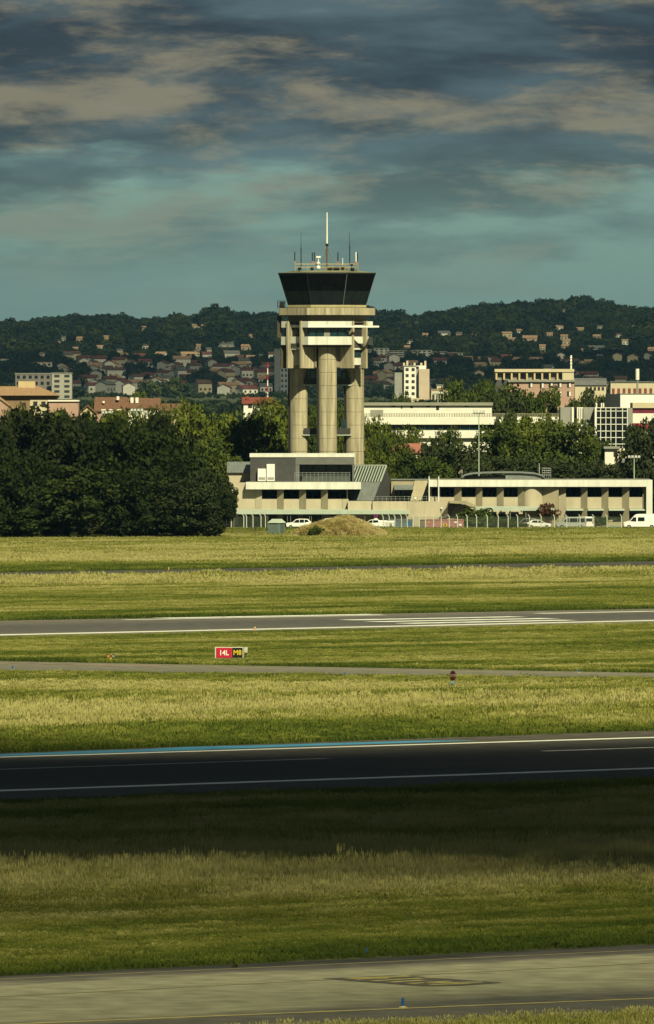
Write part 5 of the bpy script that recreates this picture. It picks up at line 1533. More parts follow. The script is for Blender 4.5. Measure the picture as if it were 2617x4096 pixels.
for x, y0, y1, w, lab in [(610, 2838, 2880, 30, 'dark weed standing in the straw grass at the left'), (1640, 3322, 3350, 40, 'dark weed in the shaded grass in the middle'), (2225, 3755, 3790, 44, 'leafy weed at the edge of the near taxiway'), (2330, 3765, 3790, 30, 'second leafy weed at the near taxiway edge'), (940, 3852, 3872, 26, 'tiny weed on the near taxiway line'), (2050, 3310, 3340, 30, 'dark weed right of the middle in the shaded grass')]:
    Y = GY(y1)
    tree(x, y0, Y, w, 'bush', lab, 'weed', cat='plant')

# lamp posts behind the trees
def lamp_post(x, ytop, Y, lab, r=.12):
    t = thing('lamp_post', lab, 'lamp post', (XW(x, Y), Y, 0), 'floodlight masts behind the trees')
    zt3 = ZW(ytop, Y)
    q = MB().tube((0, 0, 0), (0, 0, zt3), r*1.6, r, n=8).build('shaft', GREENW, None); q.parent = t
    q = MB().box(-1.0, 1.0, -.08, .08, zt3 - .1, zt3 + .05).build('crossarm', STEEL, None); q.parent = t
    for s in (-.85, -.3, .3, .85):
        q = MB().side([(-.25, zt3 + .05), (.2, zt3 + .05), (.25, zt3 + .45), (-.15, zt3 + .38)], 'x', s - .2, s + .2).build('lamp_head', mat('lamp_grey', (.5, .52, .47), .5), None); q.parent = t
lamp_post(548, 1645, 1750, 'tall floodlight mast rising above the left trees')
lamp_post(1916, 1652, 1795, 'tall floodlight mast in front of the right trees', .08)
lamp_post(2537, 1832, 1775, 'thin pale lamp mast at the right end of the right wing', .08)
lamp_post(1752, 1575, 2300, 'small lamp mast behind the low white building', .10)
lamp_post(432, 1655, 1760, 'thin pale mast left of the brown roofs', .07)

# ------------------------------------------------------------------ middle distance buildings
def rect_windows(parent, X0, X1, y, Z, w, h, n, m=GLASS, name='window'):
    for i in range(n):
        c = X0 + (X1 - X0) * (i + .5) / n
        q = MB().box(c - w/2, c + w/2, y - .06, y + .02, Z, Z + h).build(name, m, parent)
def gable(parent, X0, X1, Y0, Y1, zw, zr, m_wall, m_roof, along='x', z0=0.0, over=.4):
    MB().box(X0, X1, Y0, Y1, z0, zw).build('wall', m_wall, parent)
    ym, xm = (Y0 + Y1)/2, (X0 + X1)/2
    if along == 'x':
        MB().side([(Y0, zw), (ym, zr - .2), (Y1, zw)], 'x', X0, X1).build('gable_wall', m_wall, parent)
        r = MB()
        for a, b in ((Y0 - over, ym), (Y1 + over, ym)):
            za = zw - over * (zr - zw) / (ym - Y0)
            r.slab([(X0 - over, a, za + .05), (X1 + over, a, za + .05), (X1 + over, b, zr), (X0 - over, b, zr)], .18)
        return r.build('roof', m_roof, parent)
    MB().side([(X0, zw), (xm, zr - .2), (X1, zw)], 'y', Y0, Y1).build('gable_wall', m_wall, parent)
    r = MB()
    for a, b in ((X0 - over, xm), (X1 + over, xm)):
        za = zw - over * (zr - zw) / (xm - X0)
        r.slab([(a, Y0 - over, za + .05), (a, Y1 + over, za + .05), (b, Y1 + over, zr), (b, Y0 - over, zr)], .18)
    return r.build('roof', m_roof, parent)
TILE_O = mat('tile_orange', (.40, .25, .14), .85, .25, 1.2, stretch=(3, 1, 1))
TILE_B = mat('tile_brown', (.20, .105, .065), .85, .3, 1.2, stretch=(3, 1, 1))
TILE_R = mat('tile_red', (.26, .07, .045), .85, .3, 1.0)
PINKW = mat('pink_render', (.50, .33, .26), .9, .12, .5)
CREAMW = mat('cream_render', (.66, .58, .40), .9, .10, .5)
YELW = mat('yellow_render', (.64, .50, .28), .9, .10, .5)
GREYW = mat('grey_render', (.34, .34, .30), .9, .14, .5)
SLATE = mat('slate_roof', (.15, .155, .15), .8, .2, .8)
WARMW = mat('warm_white', (.74, .72, .63), .9, .08, .5)
MAROON = mat('maroon_panel', (.16, .015, .035), .6, .15, 1)

# long white terminal building behind the right trees
Y = 2000.0
def wx(x): return XW(x, Y)
def wz(y): return ZW(y, Y)
tb = thing('terminal_building', 'long white terminal with a dark window band behind the right trees', 'terminal', (wx(1860), Y, 0))
MB().box(wx(1445), wx(2240), Y + .6, Y + 20, 0, wz(1668)).build('wall', WARMW, tb)
MB().box(wx(1445), wx(2242), Y - .4, Y + .55, wz(1698), wz(1668)).build('upper_band', WARMW, tb)
MB().box(wx(1445), wx(2242), Y - .2, Y + .55, wz(1752), wz(1721)).build('lower_band', WARMW, tb)
for i in range(22):
    a = wx(1447) + (wx(2238) - wx(1447)) * i / 22; c = wx(1447) + (wx(2238) - wx(1447)) * (i + 1) / 22
    MB().box(a + .04, c - .04, Y + .45, Y + .58, wz(1721), wz(1698)).build('window', TEALG if i % 5 in (1, 2) else GLASS, tb)
MB().box(wx(1778), wx(1812), Y + 1.5, Y + 4, wz(1668), wz(1650)).build('roof_cabin', WARMW, tb)
pr = MB()
for zz in (1654, 1659, 1664):
    pr.box(wx(1445), wx(2242), Y - .2, Y - .1, wz(zz + 1.6), wz(zz))
for i in range(80):
    xx = wx(1447) + (wx(2240) - wx(1447)) * i / 79
    pr.box(xx - .06, xx + .06, Y - .1, Y + .0, wz(1668), wz(1653))
pr.build('roof_railing', mat('rail_olive', (.38, .36, .25), .7, .2, 2), tb)
Y = 2150.0
lw = thing('low_building', 'low white building with grey roof edge behind the terminal', 'building', (wx(1710), Y, 0))
MB().box(wx(1440), wx(1968), Y, Y + 16, 0, wz(1622)).build('wall', WARMW, lw)
MB().box(wx(1437), wx(1972), Y - .5, Y + 16.4, wz(1622), wz(1610)).build('roof_edge', mat('roof_greygreen', (.33, .33, .26), .8, .15, .7), lw)
for x0, x1, y0, y1 in ((1565, 1583, 1623, 1628), (1605, 1610, 1624, 1634), (1706, 1720, 1624, 1629), (1745, 1757, 1624, 1640), (1858, 1875, 1623, 1627), (1642, 1652, 1624, 1632)):
    MB().box(wx(x0), wx(x1), Y - .06, Y + .02, wz(y1), wz(y0)).build('window', FRAME, lw)
MB().box(wx(1480), wx(1530), Y - 30, Y - 20, 0, ZW(1640, Y - 30)).build('lean_to', GREYW, lw)
# red roofed shed among the trees
Y = 1880.0
rs = thing('red_shed', 'low red brick roofed shed between the trees right of the tower', 'shed', (wx(1560), Y, 0))
gable(rs, wx(1462), wx(1690), Y, Y + 9, wz(1808), wz(1778), CREAMW, mat('roof_salmon', (.42, .17, .12), .85, .15, .8), 'x')
# grey panelled block with glass grid
Y = 1950.0
gp = thing('office_block', 'grey panelled office block with a dark glass grid at the right', 'office building', (wx(2390), Y, 0))
MB().box(wx(2245), wx(2289), Y + 6, Y + 20, 0, wz(1629)).build('grey_wing', GREYW, gp)
MB().box(wx(2290), wx(2299), Y + 5.5, Y + 20, 0, wz(1629)).build('white_strip', WARMW, gp)
MB().box(wx(2299.2), wx(2310), Y + 6.2, Y + 20, 0, wz(1631)).build('dark_slit', GLASS, gp)
for k in range(3):
    MB().box(wx(2310.5 + k*8), wx(2318 + k*8), Y + 4.0 - k*.3, Y + 20, 0, wz(1629)).build('white_strip', WARMW, gp)
MB().box(wx(2335), wx(2379), Y + 3, Y + 20, 0, wz(1629)).build('grey_panel', GREYW, gp)
MB().box(wx(2379.5), wx(2386), Y - .3, Y + 3, 0, wz(1628)).build('white_strip', WARMW, gp)
MB().box(wx(2386.5), wx(2510), Y + .2, Y + 20, 0, wz(1631)).build('glass_core', FRAME, gp)
cols = [2386, 2403, 2424, 2444, 2464, 2490.5, 2510]; rows = [1631, 1644, 1671, 1697, 1724, 1750, 1776, 1802]
for i in range(len(cols) - 1):
    for j in range(len(rows) - 1):
        MB().box(wx(cols[i]) + .05, wx(cols[i+1]) - .05, Y + .02, Y + .15, wz(rows[j+1]) + .05, wz(rows[j]) - .05).build('glass_pane', GLASS, gp)
for c in cols: MB().box(wx(c) - .07, wx(c) + .07, Y - .10, Y + .0, wz(1802), wz(1629)).build('mullion', WHITEP, gp)
for r_ in rows: MB().box(wx(2386), wx(2510), Y - .14, Y - .105, wz(r_) - .07, wz(r_) + .07).build('transom', WHITEP, gp)
MB().box(wx(2511), wx(2531), Y + .5, Y + 20, 0, wz(1632)).build('grey_panel', GREYW, gp)
for x in (2388, 2408, 2416):
    MB().box(wx(x) - .12, wx(x) + .12, Y + 2, Y + 2.3, wz(1630), wz(1612)).build('roof_vent', WARMW, gp)
sf = thing('striped_building', 'cream building with maroon stripes at the right edge', 'building', (wx(2590), Y + 3, 0))
for y0, y1, m in ((1611, 1632, CREAMW), (1632.3, 1653, MAROON), (1653.3, 1692.7, WARMW), (1693, 1717, mat('red_stripe', (.34, .02, .05), .6, .1, 1)), (1717.3, 1752, WARMW), (1752.3, 1770, MAROON), (1770.3, 1840, CREAMW)):
    off = .35 if m in (MAROON,) else 0
    MB().box(wx(2532), wx(2760), Y + 1 + off, Y + 18, wz(y1), wz(y0)).build('stripe_panel', m, sf)
Y = 2010.0
wbx = thing('white_hall', 'plain white hall with grey side behind the striped building', 'hall', (wx(2560), Y, 0))
MB().box(wx(2482), wx(2800), Y, Y + 25, 0, wz(1576)).build('wall', WHITE, wbx)
MB().prism([(wx(2436), Y + 14), (wx(2482) - .02, Y), (wx(2482) - .02, Y + 25), (wx(2436), Y + 25)], 0, wz(1576)).build('side_wall', mat('blue_grey', (.30, .33, .33), .8, .1, .8), wbx)
MB().box(wx(2480), wx(2802), Y - .15, Y + 25, wz(1576), wz(1574)).build('coping', GREYP, wbx)
# pale clutter building below glass block
Y = 1840.0
pc = thing('pale_house', 'small pale house with arched bays below the glass grid', 'house', (wx(2490), Y, 0))
MB().box(wx(2420), wx(2535), Y, Y + 10, 0, wz(1795)).build('wall', WARMW, pc)
MB().box(wx(2470), wx(2502), Y - 1, Y - .05, 0, wz(1800)).build('bay', BEIGE, pc)
MB().box(wx(2415), wx(2480), Y - .6, Y + 10.3, wz(1795), wz(1786)).build('roof', GREYP, pc)
for x in (2455, 2485, 2515):
    MB().box(wx(x), wx(x + 9), Y - 1.1 if x == 2485 else Y - .08, Y - .9 if x == 2485 else Y + .02, wz(1826), wz(1808)).build('window', FRAME, pc)
MB().box(wx(2500), wx(2545), Y - 4, Y - 1.2, 0, wz(1850)).build('porch', mat('porch_pink', (.5, .22, .16), .8), pc)
MB().box(wx(2475), wx(2545), Y - 4.3, Y - 1.1, wz(1850), wz(1838)).build('porch_roof', ZINC, pc)
# cream loggia block over a pink storey
Y = 2550.0
cb = thing('loggia_block', 'cream apartment block with a row of loggias above a pink storey', 'apartment block', (wx(2140), Y, 0))
MB().box(wx(2036), wx(2298), Y, Y + 14, 0, wz(1528)).build('pink_storey', PINKW, cb)
MB().box(wx(2032), wx(2300), Y - .5, Y + 14.3, wz(1528), wz(1519)).build('slab', GREYP, cb)
MB().box(wx(1981), wx(2296), Y + 1.2, Y + 14, 0 if False else wz(1519), wz(1480)).build('loggia_back', CREAMW, cb)
MB().box(wx(1981), wx(2035), Y + 1.0, Y + 14, 0, wz(1519)).build('dark_side', DARKCL, cb)
MB().box(wx(1979), wx(2297), Y - .3, Y + 14.3, wz(1488), wz(1476)).build('roof_band', CREAMW, cb)
for k in range(10):
    x = 1983 + k * 30.5
    MB().box(wx(x), wx(x + 7), Y, Y + 1.2, wz(1519), wz(1488)).build('pillar', YELW, cb)
    MB().box(wx(x + 8), wx(x + 29), Y + 1.1, Y + 1.19, wz(1516), wz(1496)).build('loggia_window', random.choice((GLASS, TEALG, GREYP)), cb)
MB().box(wx(2250), wx(2296), Y - .1, Y + 1.2, wz(1519), wz(1488)).build('end_wall', CREAMW, cb)
for x, y in ((2115, 1530), (2160, 1532), (2196, 1531), (2231, 1530), (2269, 1530), (2231, 1565), (2269, 1565)):
    f_ = MB().box(wx(x), wx(x + 16), Y - .08, Y + .02, wz(y + 20), wz(y)).build('window', FRAME, cb)
    MB().box(wx(x + 8), wx(x + 15), Y - .12, Y - .085, wz(y + 19), wz(y + 1)).build('shutter', WARMW, f_)
MB().tube((wx(2286), Y + 3, wz(1476)), (wx(2286), Y + 3, wz(1421)), .22, n=8).build('roof_mast', WARMW, cb)
for yy in (1428, 1440, 1452):
    MB().box(wx(2282), wx(2290), Y + 2.7, Y + 3.3, wz(yy + 4), wz(yy)).build('mast_antenna', WHITE, cb)
# left houses
Y = 1990.0
ho = thing('orange_roof_house', 'house with broad orange tiled roof and yellow chimney at the left edge', 'house', (wx(100), Y, 0))
MB().box(wx(-120), wx(225), Y, Y + 12, 0, wz(1580)).build('wall', mat('ochre_dark', (.30, .20, .12), .9), ho)
r_ = MB().add([(wx(-150), Y - 1, wz(1582)), (wx(240), Y - 1, wz(1582)), (wx(240), Y + 13, wz(1582)), (wx(-150), Y + 13, wz(1582)), (wx(-100), Y + 6, wz(1545)), (wx(150), Y + 6, wz(1545))],
     [(0, 1, 5, 4), (1, 2, 5), (2, 3, 4, 5), (3, 0, 4), (0, 3, 2, 1)]).build('roof', TILE_O, ho)
MB().box(wx(71), wx(138), Y + 5, Y + 7.5, wz(1560), wz(1525)).build('chimney', YELW, r_)
Y = 1900.0
hp = thing('pink_gable_house', 'pink gable end house cut by the left edge', 'house', (wx(20), Y, 0))
gable(hp, wx(-90), wx(84), Y, Y + 12, wz(1655), wz(1590), PINKW, TILE_O, 'y', over=.25)
hq = thing('pink_wall_house', 'low pink walled house under the orange roof', 'house', (wx(255), Y + 20, 0))
Y = 1920.0
MB().box(wx(196), wx(314), Y, Y + 8, 0, wz(1606)).build('wall', PINKW, hq)
MB().box(wx(192), wx(316), Y - .3, Y + 8.3, wz(1606), wz(1600)).build('coping', WARMW, hq)
MB().prism([(wx(120), Y + 1), (wx(195), Y + 1), (wx(195), Y + 8), (wx(120), Y + 8)], 0, wz(1600)).build('side_wing', CREAMW, hq)
rect_windows(hq, wx(125), wx(190), Y + 1, wz(1625), .8, .9, 2, FRAME)
Y = 1930.0
br_ = thing('brown_roof_house', 'house with large brown tiled roof left of the lamp post', 'house', (wx(440), Y, 0))
gable(br_, wx(385), wx(500), Y, Y + 11, wz(1642), wz(1592), PINKW, TILE_B, 'x')
MB().box(wx(466), wx(476), Y + 3, Y + 4, wz(1600), wz(1585)).build('chimney', WARMW, br_)
MB().box(wx(410), wx(418), Y + 2.0, Y + 2.6, wz(1612), wz(1604)).build('skylight', WARMW, br_)
rect_windows(br_, wx(400), wx(490), Y, wz(1660), .9, 1.1, 3, WARMW)
b2 = thing('brown_roof_house', 'house with brown roof and white chimneys right of the larger brown roof', 'house', (wx(580), Y + 6, 0))
gable(b2, wx(512), wx(632), Y + 4, Y + 13, wz(1630), wz(1596), WARMW, TILE_B, 'x')
for x in (520, 540):
    MB().box(wx(x), wx(x + 12), Y + 6, Y + 7, wz(1612), wz(1590)).build('chimney', WARMW, b2)
b3 = thing('brown_roof_house', 'low house with long brown roof left of the bright tree', 'house', (wx(700), Y + 10, 0))
gable(b3, wx(640), wx(752), Y + 8, Y + 15, wz(1640), wz(1618), CREAMW, TILE_B, 'x')
b4 = thing('brown_roof_house', 'small house with sloping brown roof below the largest brown roof', 'house', (wx(350), Y - 4, 0))
gable(b4, wx(325), wx(388), Y - 6, Y - 1, wz(1650), wz(1622), CREAMW, TILE_B, 'y')
Y = 2300.0
b5 = thing('red_roof_house', 'white house with a small red roof left of the tower', 'house', (wx(1030), Y, 0))
gable(b5, wx(975), wx(1085), Y, Y + 8, wz(1612), wz(1592), WARMW, TILE_R, 'x')
MB().box(wx(985), wx(996), Y + 2, Y + 3, wz(1604), wz(1584)).build('chimney', TILE_R, b5)
rect_windows(b5, wx(985), wx(1080), Y, wz(1632), .9, 1.0, 3, FRAME)
# farther blocks on the plain, in front of the slope
HOUSE_PTS = []
def flat_block(name, label, x0, x1, ytop, Y, m, rows, cols, roofm=GREYP, zb=None, group=None, winm=FRAME, depth=12, cat='apartment block', balc=None):
    zb = float(terr_z(XW((x0+x1)/2, Y), Y)) - 1.5 if zb is None else zb
    X0, X1, zt4 = XW(x0, Y), XW(x1, Y), ZW(ytop, Y)
    if Y > 5500: HOUSE_PTS.append(((X0 + X1)/2, Y, X1 - X0))
    t = thing(name, label, cat, ((X0 + X1)/2, Y, zb), group)
    MB().box(X0, X1, Y, Y + depth, zb, zt4).build('wall', m, t)
    MB().box(X0 - .3, X1 + .3, Y - .3, Y + depth + .3, zt4, zt4 + .5).build('roof', roofm, t)
    hh = (zt4 - zb - 1.5) / max(1, rows)
    for r_ in range(rows):
        for c in range(cols):
            xc = X0 + (X1 - X0) * (c + .5) / cols
            z = zb + 1.5 + hh * r_ + hh * .25
            w_ = (X1 - X0) / cols * .26
            MB().box(xc - w_, xc + w_, Y - .08, Y + .02, z, z + hh * .5).build('window', winm, t)
        if balc:
            z = zb + 1.5 + hh * r_
            MB().box(X0 + (X1-X0)*balc[0], X0 + (X1-X0)*balc[1], Y - 1.2, Y - .1, z - .1, z + hh*.32).build('balcony', balc[2], t)
    return t
ap3 = flat_block('apartment_tower', 'pale apartment tower with pinkish side right of the control tower', 1617, 1665, 1466, 5600, WARMW, 6, 2)
MB().box(XW(1676, 5600), XW(1718, 5600), 5597, 5612, 15, ZW(1476, 5600)).build('pink_side', mat('pale_pink', (.60, .49, .37), .9, .08, .3), ap3).location = (0, 0, 0)
MB().box(XW(1665, 5600), XW(1676, 5600), 5602, 5612, 15, ZW(1466, 5600)).build('recess', GREYW, ap3)  # grey colour stands for the shadow strip between the faces
MB().box(XW(1579, 5600), XW(1616.6, 5600), 5603, 5613, 15, ZW(1490, 5600)).build('grey_side', GREYW, ap3)
MB().box(XW(1648, 5600), XW(1705, 5600), 5602, 5611, ZW(1476, 5600), ZW(1462, 5600)).build('roof_storey', WARMW, ap3)
for x in (1613, 1626, 1655, 1682, 1698):
    MB().box(XW(x, 5600), XW(x + 8, 5600), 5604, 5607, ZW(1470, 5600), ZW(1443 + (x % 3) * 4, 5600)).build('roof_vent', CREAMW, ap3)
MB().box(XW(1634, 5600), XW(1690, 5600), 5590, 5596, 12, ZW(1592, 5600)).build('entrance_block', CREAMW, ap3)
flat_block('house_block', 'cream stepped building at the foot of the pale apartment tower', 1725, 1795, 1560, 5200, CREAMW, 1, 4, TILE_O, cat='building')
flat_block('house_block', 'small cream turret building right of the pale apartment tower', 1748, 1775, 1542, 5300, CREAMW, 2, 1, GREYP, cat='building')
flat_block('apartment_block', 'grey brown apartment block with balconies at the left', 62, 205, 1496, 5900, mat('brown_grey_block', (.20, .18, .16), .9, .15, .3), 4, 6, winm=GLASS)
flat_block('apartment_block', 'pale panelled end of the apartment block at the left', 208, 288, 1494, 5880, mat('pale_block', (.40, .39, .33), .9, .1, .3), 5, 2)
flat_block('tower_block', 'slim blue grey tower block seen just left of the control tower', 1098, 1121, 1399, 6300, mat('blue_grey_block', (.30, .32, .33), .9, .06, .2), 9, 1, winm=GREYW)
flat_block('apartment_block', 'blue grey block half behind the left column', 1122, 1152, 1470, 6200, mat('blue_grey_block', (0, 0, 0)), 5, 2)
flat_block('cream_building', 'cream building with grey tiled roof at the right edge', 2443, 2700, 1530, 4000, CREAMW, 2, 12, SLATE, cat='building', winm=TILE_R)
sr_ = thing('grey_roof_building', 'grey curved roof building right of the loggia block', 'building', (XW(2360, 3500), 3500, 5))
Y = 3500.0
MB().box(wx(2300), wx(2425), Y, Y + 14, 5, wz(1541)).build('wall', CREAMW, sr_)
MB().side([(Y - .5, wz(1541)), (Y + 2, wz(1522)), (Y + 7, wz(1512)), (Y + 14.5, wz(1541))], 'x', wx(2296), wx(2428)).build('roof', SLATE, sr_)
rect_windows(sr_, wx(2340), wx(2420), Y, wz(1562), .8, 1.2, 5, FRAME)
m2 = thing('antenna_mast', 'white cylindrical mast above the cream building at the right', 'mast', (XW(2550, 3950), 3950, 10))
MB().tube((0, 0, 0), (0, 0, ZW(1520, 3950) - 10), .35, n=8).build('shaft', GREYP, None).parent = m2
MB().tube((0, 0, ZW(1520, 3950) - 10), (0, 0, ZW(1475, 3950) - 10), .75, n=12).build('radome', WARMW, None).parent = m2
rm = thing('antenna_mast', 'thin red and white lattice mast in front of the shaded town', 'mast', (XW(1071, 6000), 6000, 18))
zt5 = ZW(1450, 6000) - 18
for k in range(7):
    MB().tube((0, 0, zt5*k/7), (0, 0, zt5*(k+1)/7), .38, .34, n=6).build('mast_section', (REDP if k % 2 == 0 else WARMW), None).parent = rm

# ------------------------------------------------------------------ houses of the town and the hillside
WALLS = [('white', WARMW), ('cream', CREAMW), ('pale grey', mat('pale_grey_wall', (.50, .50, .46), .9, .1, .3)), ('pinkish', mat('pinkish_wall', (.58, .42, .32), .9, .1, .3))]
ROOFS = [('dark red', mat('roof_dark_red', (.15, .05, .045), .9, .3, .4)), ('brown', mat('roof_brown', (.14, .075, .055), .9, .3, .4)), ('orange', mat('roof_orange', (.46, .30, .19), .9, .2, .4)), ('grey', SLATE)]
def simple_house(P, w, d, h, rot, wi, ri, label, group, rh=None, wins=2):
    t = thing('house', label, 'house', P, group)
    t.rotation_euler = (0, 0, rot)
    z0 = -2.0
    x0, x1, y0, y1 = -w/2, w/2, -d/2, d/2
    rh = rh or d * .24
    q = MB().box(x0, x1, y0, y1, z0, h); q.side([(y0, h), (0, h + rh - .15), (y1, h)], 'x', x0, x1)
    q.build('wall', WALLS[wi][1], None).parent = t
    r = MB()
    for a in (y0 - .4, y1 + .4):
        za = h - .4 * rh / (d/2)
        r.slab([(x0 - .4, a, za + .05), (x1 + .4, a, za + .05), (x1 + .4, 0, h + rh), (x0 - .4, 0, h + rh)], .2)
    r.build('roof', ROOFS[ri][1], None).parent = t
    for i in range(wins):
        c = x0 + w * (i + .5) / wins
        MB().box(c - .6, c + .6, y0 - .08, y0 + .02, h*.35, h*.35 + 1.4).build('window', FRAME, None).parent = t
    HOUSE_PTS.append((P[0], P[1], max(w, d)))
    return t
# individually seen hillside houses (pixel, width in pixels, wall, roof)
HH = [(575, 1298, 24, 1, 2, 'small cream house just under the ridge left of the tower'), (544, 1346, 20, 3, 2, 'small orange roofed house below the left ridge'), (623, 1350, 24, 3, 2, 'pink orange roof alone in the left wood'),
 (433, 1366, 18, 3, 2, 'tiny orange roof in the middle of the left wood'), (321, 1364, 26, 3, 2, 'orange roofed house left of the wood clearing'), (165, 1384, 52, 0, 2, 'wide white villa on the left hillside'),
 (231, 1382, 18, 3, 2, 'tiny pink roof right of the wide white villa'), (306, 1408, 30, 0, 2, 'tall white house right of the wide white villa'), (560, 1436, 46, 1, 0, 'cream house at the foot of the left wood'),
 (790, 1396, 28, 3, 2, 'pinkish house below the middle of the left wood'), (788, 1422, 20, 1, 3, 'small square cream house above the shaded town'), (834, 1412, 20, 1, 3, 'narrow cream house right of the small square one'),
 (785, 1306, 34, 1, 2, 'cream house near the ridge under the tall trees'), (778, 1350, 18, 0, 2, 'tiny white house below the ridge trees'), (943, 1306, 52, 3, 2, 'large orange roofed house near the ridge beside the tower'),
 (998, 1314, 34, 0, 3, 'white twin house right of the large orange roof'), (815, 1314, 18, 3, 2, 'tiny orange roof left of the large one'), (904, 1386, 66, 2, 3, 'long pale low building on the slope left of the tower'),
 (986, 1397, 42, 3, 2, 'pinkish house right of the long pale building'), (1004, 1444, 36, 1, 2, 'cream and orange house just above the shaded town'), (1043, 1440, 16, 1, 3, 'tiny cream house left of the slim tower block'),
 (82, 1374, 22, 1, 2, 'small cream house at the far left of the wood'), (255, 1360, 20, 2, 3, 'grey house in the clearing of the left wood'),
 (1775, 1343, 50, 0, 3, 'large white villa on the right hillside'), (2027, 1345, 40, 1, 2, 'cream house above the orange roof row'), (1897, 1344, 34, 3, 0, 'reddish house left of the cream house on the right slope'),
 (2050, 1369, 34, 3, 2, 'pink roofed house on the right slope below the cream one'), (2120, 1362, 60, 3, 2, 'long orange roof row on the right slope'), (2265, 1376, 36, 1, 2, 'cream house with orange roof right of the roof row'),
 (2382, 1406, 76, 0, 3, 'long white villa at the right of the slope'), (2445, 1416, 50, 3, 2, 'orange roof right of the long white villa'), (2542, 1402, 20, 1, 3, 'small cream house near the right edge'),
 (2330, 1416, 46, 3, 2, 'orange roof left of the long white villa'), (1700, 1350, 26, 3, 2, 'small orange roof left of the large white villa'), (1920, 1360, 18, 0, 2, 'tiny white house below the reddish one'),
 (2398, 1440, 22, 1, 3, 'narrow cream house below the long white villa'), (2262, 1238, 18, 0, 3, 'white house high on the right ridge'), (1670, 1276, 28, 2, 3, 'grey pale house high on the right slope by the tower'),
 (2610, 1410, 34, 3, 2, 'orange roofed house cut by the right edge'), (2540, 1318, 24, 2, 3, 'pale house alone on the upper right slope'), (2170, 1398, 24, 1, 2, 'small cream house in the right wood'),
 (1862, 1448, 60, 3, 2, 'orange roofed house right of the dark apartment block'), (1945, 1452, 70, 1, 2, 'cream house with broad orange roof behind the loggia block'), (2100, 1456, 150, 3, 2, 'very long orange roof behind the loggia block')]
for x, y, w, wi, ri, lab in HH:
    P = hit(x, y + 8)
    wm = w * P.y / F * .95
    simple_house(P, wm, min(11, max(6, wm * .7)), 4.6 if w < 60 else 4.2, R(random.uniform(-18, 18)), wi, ri, lab, 'houses on the far hillside')
place2 = random.Random(5)
k_ = 0
while k_ < 24:
    x, y = place2.uniform(20, 2600), place2.uniform(1318, 1440)
    if 1080 < x < 1500 or y < np.interp(x, RIDGE_X, RIDGE_Y) + 45: continue
    P = hit(x, y)
    w = place2.uniform(4, 7)
    if any(abs(P.x - a) < (w + c) * .6 + 4 and abs(P.y - b) < 120 for a, b, c in HOUSE_PTS): continue
    wi, ri = place2.choice((0, 1, 3)), place2.choice((2, 2, 3, 1))
    band = 'upper' if y < 1360 else ('middle' if y < 1400 else 'lower')
    mark = min(((60, 'at the far left'), (200, 'above the left terrace'), (330, 'left of centre of the left wood'), (480, 'in the middle of the left wood'), (620, 'right of the middle of the left wood'), (760, 'below the ridge trees'), (900, 'near the large orange roof'), (1040, 'close left of the tower'), (1560, 'close right of the tower'), (1700, 'left of the large white villa'), (1850, 'right of the large white villa'), (2000, 'near the cream house'), (2150, 'by the orange roof row'), (2300, 'left of the long villa'), (2450, 'right of the long villa'), (2580, 'at the far right')), key=lambda q: abs(q[0] - x))[1]
    simple_house(P, w, w * .8, place2.uniform(3.2, 4.6), R(place2.uniform(-30, 30)), wi, ri, f'tiny {WALLS[wi][0]} house, {ROOFS[ri][0]} roof, {band} hillside {mark}', 'houses on the far hillside')
    k_ += 1
# white terrace at the left edge of the slope
for x0, x1, yt, lab in ((-30, 44, 1436, 'taller white block of the terrace at the left edge'), (46, 120, 1456, 'middle white block of the left terrace'), (122, 208, 1450, 'right white block of the left terrace')):
    flat_block('terrace_block', lab, x0, x1, yt, float(hit((x0+x1)/2, 1482).y), WARMW, 2, 4, SLATE if x0 < 0 else ROOFS[2][1], group='white terrace at the left edge', cat='apartment block')
# long shaded apartment blocks right of the tower
for x0, x1, yt, m, lab, bal in ((1465, 1492, 1400, WALLS[2][1], 'end of the shaded apartment row beside the tower', None), (1497, 1556, 1394, WALLS[2][1], 'pale gabled part of the shaded apartment row', None), (1557, 1668, 1404, mat('shade_brown_block', (.22, .17, .15), .9, .1, .3), 'long balconied part of the shaded apartment row', (0, 1, WALLS[2][1])),
    (1669, 1728, 1402, WALLS[2][1], 'pale middle part of the shaded apartment row', None), (1729, 1788, 1408, mat('shade_brown_block', (0, 0, 0)), 'brown balconied part of the shaded apartment row', (0, 1, WALLS[2][1])), (1789, 1832, 1412, mat('brick_block', (.24, .06, .05), .9, .1, .3), 'dark red brick end of the shaded apartment row', None), (1833, 1852, 1413, WALLS[2][1], 'white right end of the shaded apartment row', None)):
    flat_block('apartment_block', lab, x0, x1, yt, 8300 + (x0 % 7), m, 6, max(1, int((x1 - x0) / 16)), group='shaded apartment row right of the tower', balc=bal, winm=GLASS)
